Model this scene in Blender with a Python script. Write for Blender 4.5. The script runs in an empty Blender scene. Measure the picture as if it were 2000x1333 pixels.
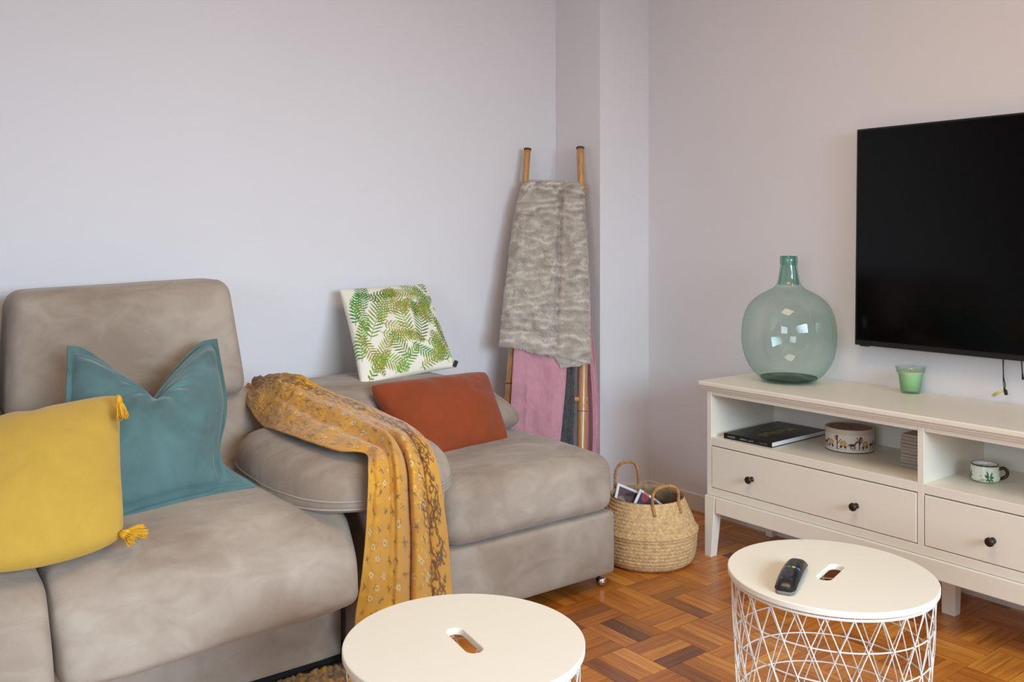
import bpy, bmesh, math, random
import numpy as np
from mathutils import Vector, Matrix, noise
R = random.Random(7)
SC = bpy.context.scene
COL = SC.collection
PI = math.pi

# ------------------------------------------------------------------ camera
YAW = math.atan(1380 / 1790)
SN, CS = math.sin(YAW), math.cos(YAW)
EYE, FPX, HORIZON = 1.155, 1790.0, 466.0
cam_data = bpy.data.cameras.new('camera'); cam = bpy.data.objects.new('camera', cam_data); COL.objects.link(cam)
cam.location = (0, 0, EYE); cam.rotation_euler = (PI / 2, 0, -YAW)
cam_data.sensor_width = 36; cam_data.lens = FPX / 2000 * 36; cam_data.shift_y = -(666.5 - HORIZON) / 2000
cam_data.clip_start = 0.02
SC.camera = cam

# ------------------------------------------------------------------ world, lights, exposure
SC.view_settings.view_transform = 'Standard'; SC.view_settings.look = 'None'
SC.view_settings.gamma = 1.0; SC.view_settings.use_curve_mapping = False
SC.view_settings.exposure = 0.0
world = bpy.data.worlds.new('sky'); SC.world = world; world.use_nodes = True
bg = world.node_tree.nodes['Background']; bg.inputs[0].default_value = (0.72, 0.84, 1.0, 1); bg.inputs[1].default_value = 1.5

def area(name, loc, rot, sx, sy, power, color, spread=PI):
    d = bpy.data.lights.new(name, 'AREA'); d.shape = 'RECTANGLE'; d.size = sx; d.size_y = sy
    d.energy = power; d.color = color; d.spread = spread
    o = bpy.data.objects.new(name, d); COL.objects.link(o); o.location = loc; o.rotation_euler = rot
    return o
# daylight through the window behind the camera, and the warm ceiling lamp
area('window_daylight', (1.0, -1.98, 1.52), (PI / 2 - 0.40, 0, 0), 2.3, 1.1, 45, (0.62, 0.83, 1.0), math.radians(78))
area('side_window_daylight', (-2.54, -0.55, 1.55), (PI / 2, 0, -PI / 2), 1.7, 1.1, 33, (0.80, 0.90, 1.0), math.radians(130))
area('ceiling_lamp_light', (1.35, 1.1, 2.52), (0, 0, 0), 0.9, 0.9, 19.5, (1.0, 0.75, 0.46))

# ------------------------------------------------------------------ projection helpers: pixel of the photo -> room point on a plane
def _ray(px, py):
    u = (px - 1000) / FPX
    return CS * u + SN, -SN * u + CS, (HORIZON - py) / FPX
def onY(px, py, y):
    r = _ray(px, py); t = y / r[1]; return Vector((t * r[0], y, EYE + t * r[2]))
def onX(px, py, x):
    r = _ray(px, py); t = x / r[0]; return Vector((x, t * r[1], EYE + t * r[2]))
def onZ(px, py, z):
    r = _ray(px, py); t = (z - EYE) / r[2]; return Vector((t * r[0], t * r[1], z))
def onD(px, py, w):
    r = _ray(px, py); return Vector((w * r[0], w * r[1], EYE + w * r[2]))

# ------------------------------------------------------------------ materials
def new_mat(name):
    m = bpy.data.materials.new(name); m.use_nodes = True
    return m, m.node_tree, m.node_tree.nodes, m.node_tree.links, m.node_tree.nodes['Principled BSDF']
def s2l(c):
    return tuple(((x / 255) / 12.92 if x / 255 <= 0.04045 else ((x / 255 + 0.055) / 1.055) ** 2.4) for x in c)
def plain(name, rgb, rough=0.5, metal=0.0, bump=0.0, bscale=200, var=0.0, vscale=6, sheen=0.0, coat=0.0, spec=0.5, stretch=(1, 1, 1)):
    m, nt, N, L, b = new_mat(name)
    c = s2l(rgb)
    b.inputs['Roughness'].default_value = rough; b.inputs['Metallic'].default_value = metal
    b.inputs['Specular IOR Level'].default_value = spec
    if sheen: b.inputs['Sheen Weight'].default_value = sheen; b.inputs['Sheen Roughness'].default_value = 0.4
    if coat: b.inputs['Coat Weight'].default_value = coat; b.inputs['Coat Roughness'].default_value = 0.08
    tc = N.new('ShaderNodeTexCoord'); mp = N.new('ShaderNodeMapping'); mp.inputs['Scale'].default_value = stretch
    L.new(tc.outputs['Object'], mp.inputs[0])
    if var:
        n = N.new('ShaderNodeTexNoise'); n.inputs['Scale'].default_value = vscale; n.inputs['Detail'].default_value = 5
        n.inputs['Roughness'].default_value = 0.6; n.inputs['Distortion'].default_value = 0.6
        L.new(mp.outputs[0], n.inputs['Vector'])
        r = N.new('ShaderNodeValToRGB'); r.color_ramp.elements[0].position = 0.32; r.color_ramp.elements[1].position = 0.68
        r.color_ramp.elements[0].color = tuple(x * (1 - var) for x in c) + (1,)
        r.color_ramp.elements[1].color = tuple(min(1, x * (1 + var)) for x in c) + (1,)
        L.new(n.outputs['Fac'], r.inputs[0]); L.new(r.outputs[0], b.inputs['Base Color'])
    else:
        b.inputs['Base Color'].default_value = c + (1,)
    if bump:
        n = N.new('ShaderNodeTexNoise'); n.inputs['Scale'].default_value = bscale; n.inputs['Detail'].default_value = 3
        L.new(mp.outputs[0], n.inputs['Vector'])
        bp = N.new('ShaderNodeBump'); bp.inputs['Strength'].default_value = bump; bp.inputs['Distance'].default_value = 0.002
        L.new(n.outputs['Fac'], bp.inputs['Height']); L.new(bp.outputs[0], b.inputs['Normal'])
    return m
def printed(name, rough=0.9, bump=0.0, bscale=400, sheen=0.0):
    """colour comes from the print stored on the mesh (attribute 'print')"""
    m, nt, N, L, b = new_mat(name)
    a = N.new('ShaderNodeAttribute'); a.attribute_name = 'print'
    L.new(a.outputs['Color'], b.inputs['Base Color']); b.inputs['Roughness'].default_value = rough
    if sheen: b.inputs['Sheen Weight'].default_value = sheen
    if bump:
        tc = N.new('ShaderNodeTexCoord'); n = N.new('ShaderNodeTexNoise'); n.inputs['Scale'].default_value = bscale
        L.new(tc.outputs['Object'], n.inputs['Vector'])
        bp = N.new('ShaderNodeBump'); bp.inputs['Strength'].default_value = bump; bp.inputs['Distance'].default_value = 0.002
        L.new(n.outputs['Fac'], bp.inputs['Height']); L.new(bp.outputs[0], b.inputs['Normal'])
    return m
def suede_mat(name):
    m, nt, N, L, b = new_mat(name)
    tc = N.new('ShaderNodeTexCoord')
    def nz(scale, det, dist, st=(1, 1, 1)):
        mp = N.new('ShaderNodeMapping'); mp.inputs['Scale'].default_value = st; L.new(tc.outputs['Object'], mp.inputs[0])
        n = N.new('ShaderNodeTexNoise'); n.inputs['Scale'].default_value = scale; n.inputs['Detail'].default_value = det; n.inputs['Distortion'].default_value = dist
        L.new(mp.outputs[0], n.inputs['Vector']); return n
    a, c = nz(3.4, 5, 0.5, (1, 1.6, 1)), nz(10, 7, 0.9, (1, 2.2, 1.4))
    mx = N.new('ShaderNodeMix'); mx.data_type = 'FLOAT'; mx.inputs[0].default_value = 0.35; L.new(a.outputs['Fac'], mx.inputs[2]); L.new(c.outputs['Fac'], mx.inputs[3])
    r = N.new('ShaderNodeValToRGB'); e = r.color_ramp.elements; e[0].position = 0.36; e[1].position = 0.64
    e[0].color = s2l((142, 123, 107)) + (1,); e[1].color = s2l((174, 159, 144)) + (1,)
    L.new(mx.outputs[0], r.inputs[0]); L.new(r.outputs[0], b.inputs['Base Color'])
    b.inputs['Roughness'].default_value = 0.9; b.inputs['Sheen Weight'].default_value = 0.15; b.inputs['Sheen Roughness'].default_value = 0.4
    g = nz(330, 3, 0); bp = N.new('ShaderNodeBump'); bp.inputs['Strength'].default_value = 0.3; bp.inputs['Distance'].default_value = 0.002
    L.new(g.outputs['Fac'], bp.inputs['Height']); L.new(bp.outputs[0], b.inputs['Normal'])
    return m
def thin_glass(name, rgb, edge_rgb, gloss=0.06, rough=0.02):
    """thin blown glass: tinted straight-through transmission, darker towards grazing angles, plus a Fresnel reflection"""
    m, nt, N, L, b = new_mat(name)
    N.remove(b); out = N['Material Output']
    lw = N.new('ShaderNodeLayerWeight'); lw.inputs['Blend'].default_value = 0.5
    r = N.new('ShaderNodeValToRGB'); r.color_ramp.elements[0].position = 0.25; r.color_ramp.elements[1].position = 0.97
    r.color_ramp.elements[0].color = s2l(rgb) + (1,); r.color_ramp.elements[1].color = s2l(edge_rgb) + (1,)
    L.new(lw.outputs['Facing'], r.inputs[0])
    t = N.new('ShaderNodeBsdfTransparent'); L.new(r.outputs[0], t.inputs[0])
    g = N.new('ShaderNodeBsdfGlossy'); g.inputs['Roughness'].default_value = rough
    tc = N.new('ShaderNodeTexCoord'); n = N.new('ShaderNodeTexNoise'); n.inputs['Scale'].default_value = 9
    L.new(tc.outputs['Object'], n.inputs['Vector'])
    bp = N.new('ShaderNodeBump'); bp.inputs['Strength'].default_value = 0.25; bp.inputs['Distance'].default_value = 0.004
    L.new(n.outputs['Fac'], bp.inputs['Height']); L.new(bp.outputs[0], g.inputs['Normal'])
    pw = N.new('ShaderNodeMath'); pw.operation = 'POWER'; pw.inputs[1].default_value = 5.0; L.new(lw.outputs['Facing'], pw.inputs[0])
    f = N.new('ShaderNodeMath'); f.operation = 'MULTIPLY_ADD'; f.inputs[1].default_value = 0.55; f.inputs[2].default_value = 0.05; L.new(pw.outputs[0], f.inputs[0])
    x = N.new('ShaderNodeMixShader'); L.new(f.outputs[0], x.inputs[0]); L.new(t.outputs[0], x.inputs[1]); L.new(g.outputs[0], x.inputs[2])
    L.new(x.outputs[0], out.inputs[0])
    return m
def parquet_mat(name, uv=False):
    m, nt, N, L, b = new_mat(name)
    tc = N.new('ShaderNodeTexCoord')
    if uv:
        at = N.new('ShaderNodeAttribute'); at.attribute_name = 'tone'; rnd = at.outputs['Fac']; src = tc.outputs['UV']
    else:
        oi = N.new('ShaderNodeObjectInfo'); rnd = oi.outputs['Random']; src = tc.outputs['Object']
    off = N.new('ShaderNodeCombineXYZ')
    mu = N.new('ShaderNodeMath'); mu.operation = 'MULTIPLY'; mu.inputs[1].default_value = 53.0; L.new(rnd, mu.inputs[0])
    L.new(mu.outputs[0], off.inputs[0]); L.new(mu.outputs[0], off.inputs[1])
    add = N.new('ShaderNodeVectorMath'); add.operation = 'ADD'; L.new(src, add.inputs[0]); L.new(off.outputs[0], add.inputs[1])
    mp = N.new('ShaderNodeMapping'); mp.inputs['Scale'].default_value = (2.2, 34, 1); L.new(add.outputs[0], mp.inputs[0])
    n = N.new('ShaderNodeTexNoise'); n.inputs['Scale'].default_value = 2.2; n.inputs['Detail'].default_value = 5; n.inputs['Roughness'].default_value = 0.55
    n.inputs['Distortion'].default_value = 0.4
    L.new(mp.outputs[0], n.inputs['Vector'])
    base = N.new('ShaderNodeValToRGB'); cr = base.color_ramp
    cols = [(0.0, (110, 62, 34)), (0.06, (136, 80, 36)), (0.14, (178, 108, 40)), (0.5, (194, 120, 44)), (0.8, (206, 134, 52)), (1.0, (220, 152, 66))]
    while len(cr.elements) < len(cols): cr.elements.new(0.5)
    for e, (p, c) in zip(cr.elements, cols): e.position = p; e.color = s2l(c) + (1,)
    fr = N.new('ShaderNodeMath'); fr.operation = 'FRACT'; m3 = N.new('ShaderNodeMath'); m3.operation = 'MULTIPLY'; m3.inputs[1].default_value = 7.31
    L.new(rnd, m3.inputs[0]); L.new(m3.outputs[0], fr.inputs[0]); L.new(fr.outputs[0], base.inputs[0])
    gr = N.new('ShaderNodeValToRGB'); gr.color_ramp.elements[0].position = 0.33; gr.color_ramp.elements[1].position = 0.62
    gr.color_ramp.elements[0].color = (0.66, 0.56, 0.48, 1); gr.color_ramp.elements[1].color = (1.12, 1.1, 1.05, 1)
    L.new(n.outputs['Fac'], gr.inputs[0])
    mx = N.new('ShaderNodeMix'); mx.data_type = 'RGBA'; mx.blend_type = 'MULTIPLY'; mx.inputs[0].default_value = 1
    L.new(base.outputs[0], mx.inputs[6]); L.new(gr.outputs[0], mx.inputs[7]); L.new(mx.outputs[2], b.inputs['Base Color'])
    b.inputs['Roughness'].default_value = 0.34; b.inputs['Coat Weight'].default_value = 0.35; b.inputs['Coat Roughness'].default_value = 0.16
    n2 = N.new('ShaderNodeTexNoise'); n2.inputs['Scale'].default_value = 14; L.new(tc.outputs['Object' if not uv else 'UV'], n2.inputs['Vector'])
    bp = N.new('ShaderNodeBump'); bp.inputs['Strength'].default_value = 0.12; bp.inputs['Distance'].default_value = 0.004
    L.new(n2.outputs['Fac'], bp.inputs['Height']); L.new(bp.outputs[0], b.inputs['Coat Normal']); L.new(bp.outputs[0], b.inputs['Normal'])
    return m

M = {}
M['wall'] = plain('wall_paint', (225, 221, 224), 0.9, var=0.012, vscale=1.3, bump=0.05, bscale=260)
M['ceiling'] = plain('ceiling_paint', (232, 226, 220), 0.9)
M['base'] = plain('baseboard_paint', (228, 222, 214), 0.45)
M['subfloor'] = plain('parquet_joint', (58, 30, 16), 0.8)
M['parquet'] = parquet_mat('parquet_wood'); M['parquet_far'] = parquet_mat('parquet_wood_far', uv=True)
M['suede'] = suede_mat('taupe_suede')
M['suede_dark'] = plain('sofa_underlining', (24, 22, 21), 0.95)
M['piping'] = plain('suede_piping', (160, 147, 134), 0.9, bump=0.2)
M['cream'] = plain('cream_lacquer', (236, 229, 214), 0.38, var=0.01, vscale=3, spec=0.4)
M['inner'] = plain('cream_lacquer_inside', (234, 228, 220), 0.5)
M['bronze'] = plain('dark_bronze', (70, 60, 50), 0.35, metal=0.8)
M['tabletop'] = plain('white_powder_coat', (234, 226, 210), 0.42, spec=0.4)
M['wire'] = plain('white_wire', (226, 217, 206), 0.4)
M['black_gloss'] = plain('black_screen', (4, 4, 5), 0.10, spec=0.2)
M['black_plastic'] = plain('black_plastic', (20, 20, 21), 0.35)
M['black_rubber'] = plain('black_rubber', (18, 18, 18), 0.6)
M['grey_plastic'] = plain('silver_plastic', (128, 126, 122), 0.35, metal=0.2)
M['yellow'] = plain('mustard_linen', (192, 154, 60), 0.95, var=0.05, vscale=9, bump=0.5, bscale=500, sheen=0.2)
M['tassel'] = plain('mustard_thread', (214, 158, 32), 0.8, var=0.15, vscale=60)
M['teal'] = plain('teal_velvet', (82, 112, 112), 0.9, var=0.22, vscale=6, bump=0.12, bscale=300, sheen=0.32)
M['rust'] = plain('rust_velvet', (142, 60, 18), 0.9, var=0.10, vscale=5, bump=0.15, bscale=300, sheen=0.25)
M['fern'] = printed('fern_print_cotton', 0.9, bump=0.2)
M['throw'] = printed('mustard_throw_cotton', 0.92, bump=0.35, bscale=240, sheen=0.25)
M['fur'] = plain('taupe_fur', (172, 163, 153), 0.95, var=0.1, vscale=30, sheen=0.4)
M['furlight'] = plain('taupe_fur_pile', (206, 196, 184), 0.95, var=0.14, vscale=18, sheen=0.3, stretch=(1, 1, 2.2))
M['pink'] = plain('pink_wool', (196, 140, 152), 0.95, var=0.07, vscale=26, bump=0.5, bscale=160, sheen=0.4)
M['charcoal'] = plain('charcoal_tweed', (74, 72, 74), 0.95, var=0.65, vscale=210, bump=0.6, bscale=260)
M['bamboo'] = plain('bamboo', (186, 136, 82), 0.35, var=0.2, vscale=8, stretch=(14, 14, 1.2), coat=0.4)
M['bamboo_node'] = plain('bamboo_node', (120, 78, 42), 0.5)
M['bamboo_cut'] = plain('bamboo_cut_end', (92, 66, 44), 0.8)
M['seagrass'] = plain('seagrass', (204, 168, 120), 0.85, var=0.30, vscale=80, bump=0.5, bscale=260)
M['seagrass_in'] = plain('seagrass_inside', (150, 124, 92), 0.9, var=0.3, vscale=40)
M['seagrass_rope'] = plain('seagrass_rope', (178, 128, 76), 0.85, var=0.3, vscale=60, bump=0.5)
M['bottle'] = thin_glass('green_bottle_glass', (240, 248, 244), (206, 226, 218))
M['bottle_base'] = thin_glass('green_bottle_glass_base', (160, 192, 176), (130, 168, 150))
M['bottle_neck'] = thin_glass('green_bottle_glass_neck', (212, 234, 226), (150, 196, 180))
M['candle_glass'] = thin_glass('candle_glass', (250, 254, 252), (208, 234, 222))
M['wax'] = plain('green_wax', (178, 216, 158), 0.55)
M['wax_top'] = plain('pale_wax_top', (214, 222, 178), 0.5)
M['paper'] = plain('paper', (232, 232, 228), 0.8)
M['black_cover'] = plain('black_book_cover', (24, 25, 26), 0.35)
M['print_book'] = printed('book_cover_print', 0.38)
M['print_tin'] = printed('tin_print', 0.4)
M['print_mag'] = printed('magazine_print', 0.35)
M['print_cup'] = printed('cup_glaze', 0.22)
M['print_remote'] = printed('remote_print', 0.28)
M['cup_in'] = plain('white_glaze', (232, 230, 222), 0.2)
M['cup_handle'] = plain('dark_green_glaze', (22, 26, 22), 0.2)
M['case'] = plain('clear_case_spine', (176, 166, 156), 0.3)
M['case_dark'] = plain('case_tray', (70, 62, 56), 0.4)
M['chrome'] = plain('chrome', (210, 210, 212), 0.12, metal=1.0)
M['tag_black'] = plain('black_tag', (26, 28, 32), 0.7)
M['blue_tag'] = plain('blue_tag', (40, 150, 190), 0.7)
M['led'] = plain('yellow_strip', (226, 214, 120), 0.4)
M['window_frame'] = plain('window_frame_paint', (235, 235, 235), 0.4)

# ------------------------------------------------------------------ object helpers
def mesh_obj(name, verts, faces, mat, parent=None, smooth=True, loc=None, mats=None, midx=None):
    me = bpy.data.meshes.new(name)
    me.from_pydata([tuple(v) for v in verts], [], [tuple(f) for f in faces]); me.update()
    if mats:
        for m_ in mats: me.materials.append(m_)
        if midx is not None: me.polygons.foreach_set('material_index', list(midx))
    else: me.materials.append(mat)
    me.polygons.foreach_set('use_smooth', [smooth] * len(me.polygons))
    o = bpy.data.objects.new(name, me); COL.objects.link(o)
    if loc: o.location = loc
    if parent: o.parent = parent
    return o
def bm_obj(name, bm, mat, parent=None, smooth=False, bevel=0.0, seg=2, angle=35):
    me = bpy.data.meshes.new(name); bm.normal_update(); bm.to_mesh(me); bm.free(); me.materials.append(mat)
    o = bpy.data.objects.new(name, me); COL.objects.link(o)
    me.polygons.foreach_set('use_smooth', [smooth] * len(me.polygons))
    if bevel:
        b = o.modifiers.new('bevel', 'BEVEL'); b.width = bevel; b.segments = seg; b.limit_method = 'ANGLE'; b.angle_limit = math.radians(angle)
    if parent: o.parent = parent
    return o
def empty(name, loc, rz=0.0):
    o = bpy.data.objects.new(name, None); COL.objects.link(o); o.location = loc; o.rotation_euler = (0, 0, rz); o.empty_display_size = 0.05
    return o
def tag(o, label=None, cat=None, group=None, kind=None):
    if label: o['label'] = label
    if cat: o['category'] = cat
    if group: o['group'] = group
    if kind: o['kind'] = kind
    return o
def box(bm, x0, x1, y0, y1, z0, z1):
    v = [bm.verts.new((x, y, z)) for z in (z0, z1) for y in (y0, y1) for x in (x0, x1)]
    for f in ((0, 2, 3, 1), (4, 5, 7, 6), (0, 1, 5, 4), (2, 6, 7, 3), (0, 4, 6, 2), (1, 3, 7, 5)): bm.faces.new([v[i] for i in f])
    return bm
def hexa(bm, bot, top):
    v = [bm.verts.new(p) for p in bot] + [bm.verts.new(p) for p in top]
    for f in ((3, 2, 1, 0), (4, 5, 6, 7), (0, 1, 5, 4), (1, 2, 6, 5), (2, 3, 7, 6), (3, 0, 4, 7)): bm.faces.new([v[i] for i in f])
    return bm
def boxobj(name, b, mat, parent=None, bevel=0.002, **k):
    bm = bmesh.new(); box(bm, *b); return bm_obj(name, bm, mat, parent, bevel=bevel, **k)
def rel(o, root):
    """mesh built in room coordinates: keep it there under a root that stands at its own place"""
    o.parent = root; o.matrix_parent_inverse = (Matrix.Translation(root.location) @ Matrix.Rotation(root.rotation_euler[2], 4, 'Z')).inverted()
    return o
def tube_data(pts, rad, n=8, closed=False, caps=True, V=None, F=None):
    if V is None: V, F = [], []
    pts = [Vector(p) for p in pts]; m = len(pts); start = len(V)
    up = None
    for i, p in enumerate(pts):
        if closed: t = (pts[(i + 1) % m] - pts[i - 1]).normalized()
        else: t = (pts[min(i + 1, m - 1)] - pts[max(i - 1, 0)]).normalized()
        if up is None:
            a = Vector((0, 0, 1)) if abs(t.z) < 0.9 else Vector((1, 0, 0)); up = (a - t * a.dot(t)).normalized()
        else: up = (up - t * up.dot(t)).normalized()
        s = t.cross(up); r = rad[i] if hasattr(rad, '__len__') else rad
        for k in range(n):
            a = 2 * PI * k / n; V.append(p + (up * math.cos(a) + s * math.sin(a)) * r)
    for i in range(m if closed else m - 1):
        for k in range(n):
            a = start + i * n + k; b_ = start + i * n + (k + 1) % n
            c = start + ((i + 1) % m) * n + (k + 1) % n; d = start + ((i + 1) % m) * n + k
            F.append((a, b_, c, d))
    if caps and not closed:
        F.append(tuple(start + k for k in range(n - 1, -1, -1))); F.append(tuple(start + (m - 1) * n + k for k in range(n)))
    return V, F
def tube(name, pts, rad, mat, parent=None, n=8, closed=False):
    V, F = tube_data(pts, rad, n, closed); return mesh_obj(name, V, F, mat, parent)
def lathe(prof, n=48, V=None, F=None, center=(0, 0, 0)):
    if V is None: V, F = [], []
    s0 = len(V); cx, cy, cz = center
    for r, z in prof:
        for k in range(n):
            a = 2 * PI * k / n; V.append((cx + r * math.cos(a), cy + r * math.sin(a), cz + z))
    for i in range(len(prof) - 1):
        for k in range(n):
            a = s0 + i * n + k; b_ = s0 + i * n + (k + 1) % n
            F.append((a, b_, b_ + n, a + n))
    return V, F
def catmull(P, n):
    """P list of np arrays, returns n samples through them"""
    P = np.array(P, float); m = len(P); out = []
    for q in np.linspace(0, m - 1, n):
        i = min(int(q), m - 2); t = q - i
        p0, p1, p2, p3 = P[max(i - 1, 0)], P[i], P[i + 1], P[min(i + 2, m - 1)]
        out.append(0.5 * ((2 * p1) + (-p0 + p2) * t + (2 * p0 - 5 * p1 + 4 * p2 - p3) * t * t + (-p0 + 3 * p1 - 3 * p2 + p3) * t ** 3))
    return np.array(out)
def fbm(p, s, o=3): return noise.fractal(Vector(p) * s, 1.0, 2.0, o)

def softbox(name, x, y, z, r, mat, parent=None, puff=(0, 0, 0), n=18, wr=0.004, ws=5.0, deform=None, seed=0.0):
    """upholstered block between the given ranges: rounded edges of radius r, faces puffed out, faint wrinkles"""
    c = np.array([(x[0] + x[1]) / 2, (y[0] + y[1]) / 2, (z[0] + z[1]) / 2]); h = np.array([(x[1] - x[0]) / 2, (y[1] - y[0]) / 2, (z[1] - z[0]) / 2])
    r = np.minimum(np.array([r] * 3 if not hasattr(r, '__len__') else r, float), h * 0.999)
    V = []; F = []; idx = {}
    # denser near the edges
    tt = [math.sin((i / n * 2 - 1) * PI / 2 * 0.999) for i in range(n + 1)]; tt[0] = -1; tt[-1] = 1
    def vid(k):
        if k in idx: return idx[k]
        q = np.array([tt[k[0]], tt[k[1]], tt[k[2]]])
        core = h - r; p = q * h
        inner = np.clip(p, -core, core); d = (p - inner) / r
        # cube-to-sphere mapping for the rounded zone
        l = np.linalg.norm(d); mxd = np.max(np.abs(d))
        if l > 1e-9: d = d / l * mxd
        p = inner + d * r
        u = p / h
        for a in range(3):
            b_, c_ = (a + 1) % 3, (a + 2) % 3
            p[a] += puff[a] * u[a] * (1 - min(1, abs(u[b_])) ** 2.5) * (1 - min(1, abs(u[c_])) ** 2.5)
        w = c + p
        if wr:
            nv = noise.noise_vector(Vector((w[0] * ws + seed, w[1] * ws, w[2] * ws))); n2 = noise.noise_vector(Vector((w[0] * ws * 2.7, w[1] * ws * 2.7 + seed, w[2] * ws * 2.7)))
            w = w + np.array(nv) * wr + np.array(n2) * wr * 0.4
        if deform is not None: w = np.array(deform(w, u))
        idx[k] = len(V); V.append(w); return idx[k]
    for ax in range(3):
        for side in (0, n):
            for i in range(n):
                for j in range(n):
                    ks = []
                    for (a, b_) in ((i, j), (i + 1, j), (i + 1, j + 1), (i, j + 1)):
                        k = [0, 0, 0]; k[ax] = side; k[(ax + 1) % 3] = a; k[(ax + 2) % 3] = b_; ks.append(vid(tuple(k)))
                    F.append(ks if side else ks[::-1])
    o = mesh_obj(name, V, F, mat)
    if parent: rel(o, parent)
    return o

class Canvas:
    def __init__(s, w, h, rgb):
        s.w, s.h = w, h; s.a = np.zeros((h, w, 3), np.float32); s.a[:] = s2l(rgb); s.X, s.Y = np.meshgrid(np.arange(w), np.arange(h))
    def _win(s, x0, y0, x1, y1):
        return max(0, int(y0) - 2), min(s.h, int(y1) + 3), max(0, int(x0) - 2), min(s.w, int(x1) + 3)
    def line(s, x0, y0, x1, y1, wd, rgb, wd1=None, al=1.0):
        wd1 = wd if wd1 is None else wd1; m = max(wd, wd1)
        a, b, c, d = s._win(min(x0, x1) - m, min(y0, y1) - m, max(x0, x1) + m, max(y0, y1) + m)
        if a >= b or c >= d: return
        X, Y = s.X[a:b, c:d], s.Y[a:b, c:d]; dx, dy = x1 - x0, y1 - y0; L = dx * dx + dy * dy + 1e-6
        t = np.clip(((X - x0) * dx + (Y - y0) * dy) / L, 0, 1); dist = np.hypot(X - x0 - t * dx, Y - y0 - t * dy)
        k = (np.clip((wd + (wd1 - wd) * t) - dist + 0.5, 0, 1) * al)[..., None]
        s.a[a:b, c:d] = s.a[a:b, c:d] * (1 - k) + np.array(s2l(rgb), np.float32) * k
    def ell(s, x, y, rx, ry, rgb, ang=0.0, al=1.0):
        m = max(rx, ry); a, b, c, d = s._win(x - m, y - m, x + m, y + m)
        if a >= b or c >= d: return
        X, Y = s.X[a:b, c:d] - x, s.Y[a:b, c:d] - y; ca, sa = math.cos(ang), math.sin(ang)
        q = np.hypot((X * ca + Y * sa) / rx, (-X * sa + Y * ca) / ry)
        k = (np.clip((1 - q) * min(rx, ry) + 0.5, 0, 1) * al)[..., None]
        s.a[a:b, c:d] = s.a[a:b, c:d] * (1 - k) + np.array(s2l(rgb), np.float32) * k
    def rect(s, x0, y0, x1, y1, rgb, al=1.0):
        a, b, c, d = max(0, int(y0)), min(s.h, int(y1)), max(0, int(x0)), min(s.w, int(x1))
        s.a[a:b, c:d] = s.a[a:b, c:d] * (1 - al) + np.array(s2l(rgb), np.float32) * al
    def sample(s, u, v):
        """u,v arrays in 0..1, v=0 top"""
        x = np.clip(u, 0, 1) * (s.w - 1); y = np.clip(v, 0, 1) * (s.h - 1)
        x0 = np.floor(x).astype(int); y0 = np.floor(y).astype(int); x1 = np.minimum(x0 + 1, s.w - 1); y1 = np.minimum(y0 + 1, s.h - 1)
        fx = (x - x0)[:, None]; fy = (y - y0)[:, None]
        return (s.a[y0, x0] * (1 - fx) + s.a[y0, x1] * fx) * (1 - fy) + (s.a[y1, x0] * (1 - fx) + s.a[y1, x1] * fx) * fy
def paint(o, cols):
    at = o.data.color_attributes.new('print', 'FLOAT_COLOR', 'POINT')
    c = np.ones((len(o.data.vertices), 4), np.float32); c[:, :3] = cols; at.data.foreach_set('color', c.ravel())

def grid_faces(nu, nv, off=0, flip=False):
    F = []
    for j in range(nv - 1):
        for i in range(nu - 1):
            a = off + j * nu + i; f = (a, a + nu, a + nu + 1, a + 1)
            F.append(f[::-1] if flip else f)
    return F

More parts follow.
